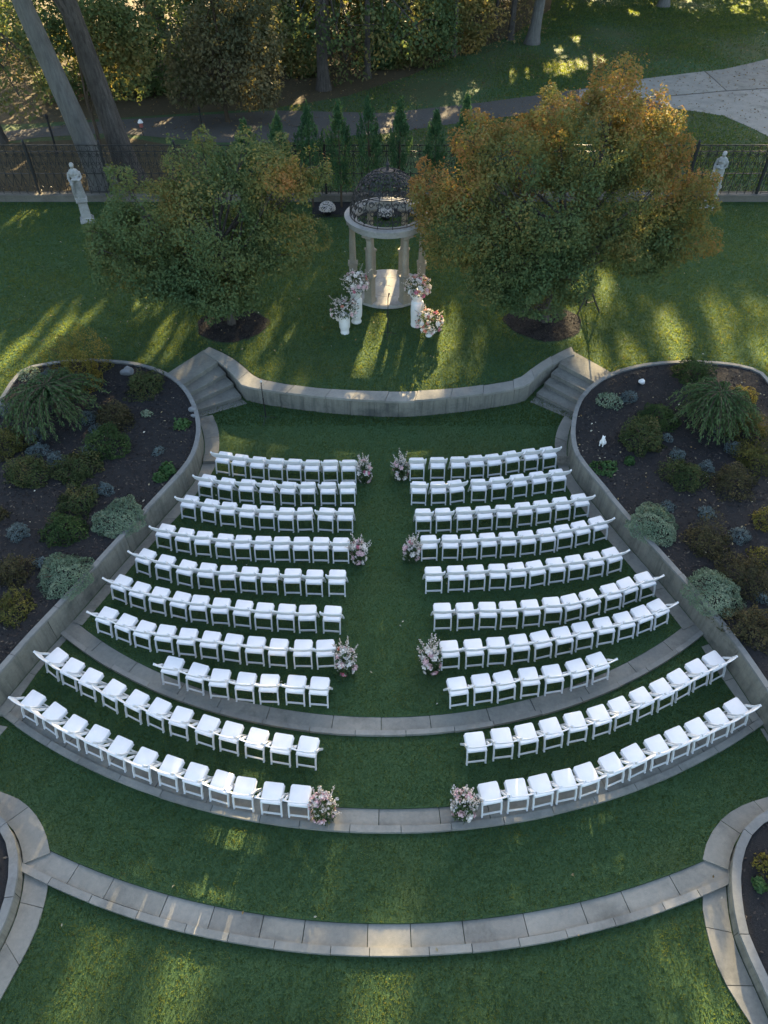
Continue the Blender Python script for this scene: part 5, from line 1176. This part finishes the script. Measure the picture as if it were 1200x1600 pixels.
# short mown blades on the lawns near the camera; beyond, the turf's own texture takes over
def blades():
    Ps, Zs = [], []
    n = 620000
    P = np.c_[rng.uniform(-12, 12, n), 1.2 + 17.5 * rng.uniform(0, 1, n) ** 1.25]
    P = P[np.abs(P[:, 0]) < 1.2 + .56 * (P[:, 1] * CP + CAM_H * SP)]
    rad = lambda K: np.hypot(P[:, 0] - K['cx'], P[:, 1] - K['cy'])
    z = np.full(len(P), ZE - .02); ok = np.ones(len(P), bool)
    for K, zz in ((K1, ZD + .02), (K2, ZC + .02), (K3, ZB)):
        r = rad(K); z = np.where(r < K['sl'] - .01, zz, z); ok &= ~((r > K['sl'] - .012) & (r < K['lo'] + .012))
    stage = [tuple(p) for p in Fw] + [(30, 40), (-30, 40)]
    ok &= ~inside(P, stage)
    for poly in (LOUT, ROUT, LLOUT, RLOUT, *PATHS):
        q = [tuple(p) for p in poly]
        if poly is LOUT: q += [(-24, 19), (-24, 4)]
        if poly is ROUT: q += [(24, 19), (24, 4)]
        if poly is LLOUT: q += [(-16, .5), (-16, 6.2)]
        if poly is RLOUT: q += [(16, 0), (16, 6.2)]
        ok &= ~inside(P, q)
    n2 = 330000; Q = np.c_[rng.uniform(-17, 17, n2), rng.uniform(17.3, YF - .25, n2)]
    q = inside(Q, front + [(90, YF), (-90, YF)])
    for poly in (LSOIL, RSOIL): q &= ~inside(Q, [tuple(p) for p in poly])
    for poly in (LOUT, ROUT): q &= ~inside(Q, [tuple(p) for p in poly] + ([(-24, 19), (-24, 4)] if poly is LOUT else [(24, 19), (24, 4)]))
    for px, py, rr in ((362, 508, 1.2), (850, 504, 1.3), (605, 453, 1.42)):
        c = G(px, py, ZS); q &= np.hypot(Q[:, 0] - c[0], Q[:, 1] - c[1]) > rr
    q &= ~((Q[:, 1] > YF - 1.55) & (Q[:, 0] > -3.1) & (Q[:, 0] < 3.9)); Q = Q[q]
    n3 = 380000; Q3 = np.c_[rng.uniform(-6, 38, n3), rng.uniform(YF + 1, 80, n3)]; Q3 = Q3[Q3[:, 0] < 2 + .56 * (Q3[:, 1] * CP + 9)]; n3 = len(Q3)
    k3 = ~inside(Q3, [tuple(p) for p in DRIVE]) & ~inside(Q3, [tuple(p) for p in FLOOR]); k3 &= clump_noise(np.c_[Q3, Q3[:, :1] * 0], .5, 14, 6) + rng.normal(0, .6, n3) > -.3; Q3 = Q3[k3]
    P, z = np.r_[P[ok], Q, Q3], np.r_[z[ok], np.full(len(Q), ZS), np.full(len(Q3), ZS - .03)]; n = len(P)
    patch = clump_noise(np.c_[P, z], 1.6, 20, 8) * .10 + clump_noise(np.c_[P, z], 9, 20, 9) * .12
    h = rng.uniform(.018, .040, n) * (1 + patch); a = rng.uniform(0, 6.28, n); tilt = rng.normal(0, .55, (n, 2)); w = rng.uniform(.006, .012, n); far = P[:, 1] > 17; w[far] *= 1.7; h[far] *= 1.35; far = P[:, 1] > YF; w[far] *= 2.0; h[far] *= 1.8
    V = np.empty((n, 3, 3)); c, s_ = np.cos(a) * w, np.sin(a) * w
    V[:, 0] = np.c_[P[:, 0] - c, P[:, 1] - s_, z - .004]; V[:, 1] = np.c_[P[:, 0] + c, P[:, 1] + s_, z - .004]; V[:, 2] = np.c_[P[:, 0] + tilt[:, 0] * h, P[:, 1] + tilt[:, 1] * h, z + h]
    me = bpy.data.meshes.new('grass'); me.vertices.add(3 * n); me.vertices.foreach_set('co', V.reshape(-1))
    me.loops.add(3 * n); me.loops.foreach_set('vertex_index', np.arange(3 * n, dtype=np.int32))
    me.polygons.add(n); me.polygons.foreach_set('loop_start', (np.arange(n) * 3).astype(np.int32)); me.update(calc_edges=True)
    at = me.attributes.new('tint', 'FLOAT', 'FACE'); at.data.foreach_set('value', np.clip(.5 + patch + rng.normal(0, .2, n), 0, 1).astype(np.float32))
    me.materials.append(M['blade']); tag(link('grass', me), kind='stuff')
blades()
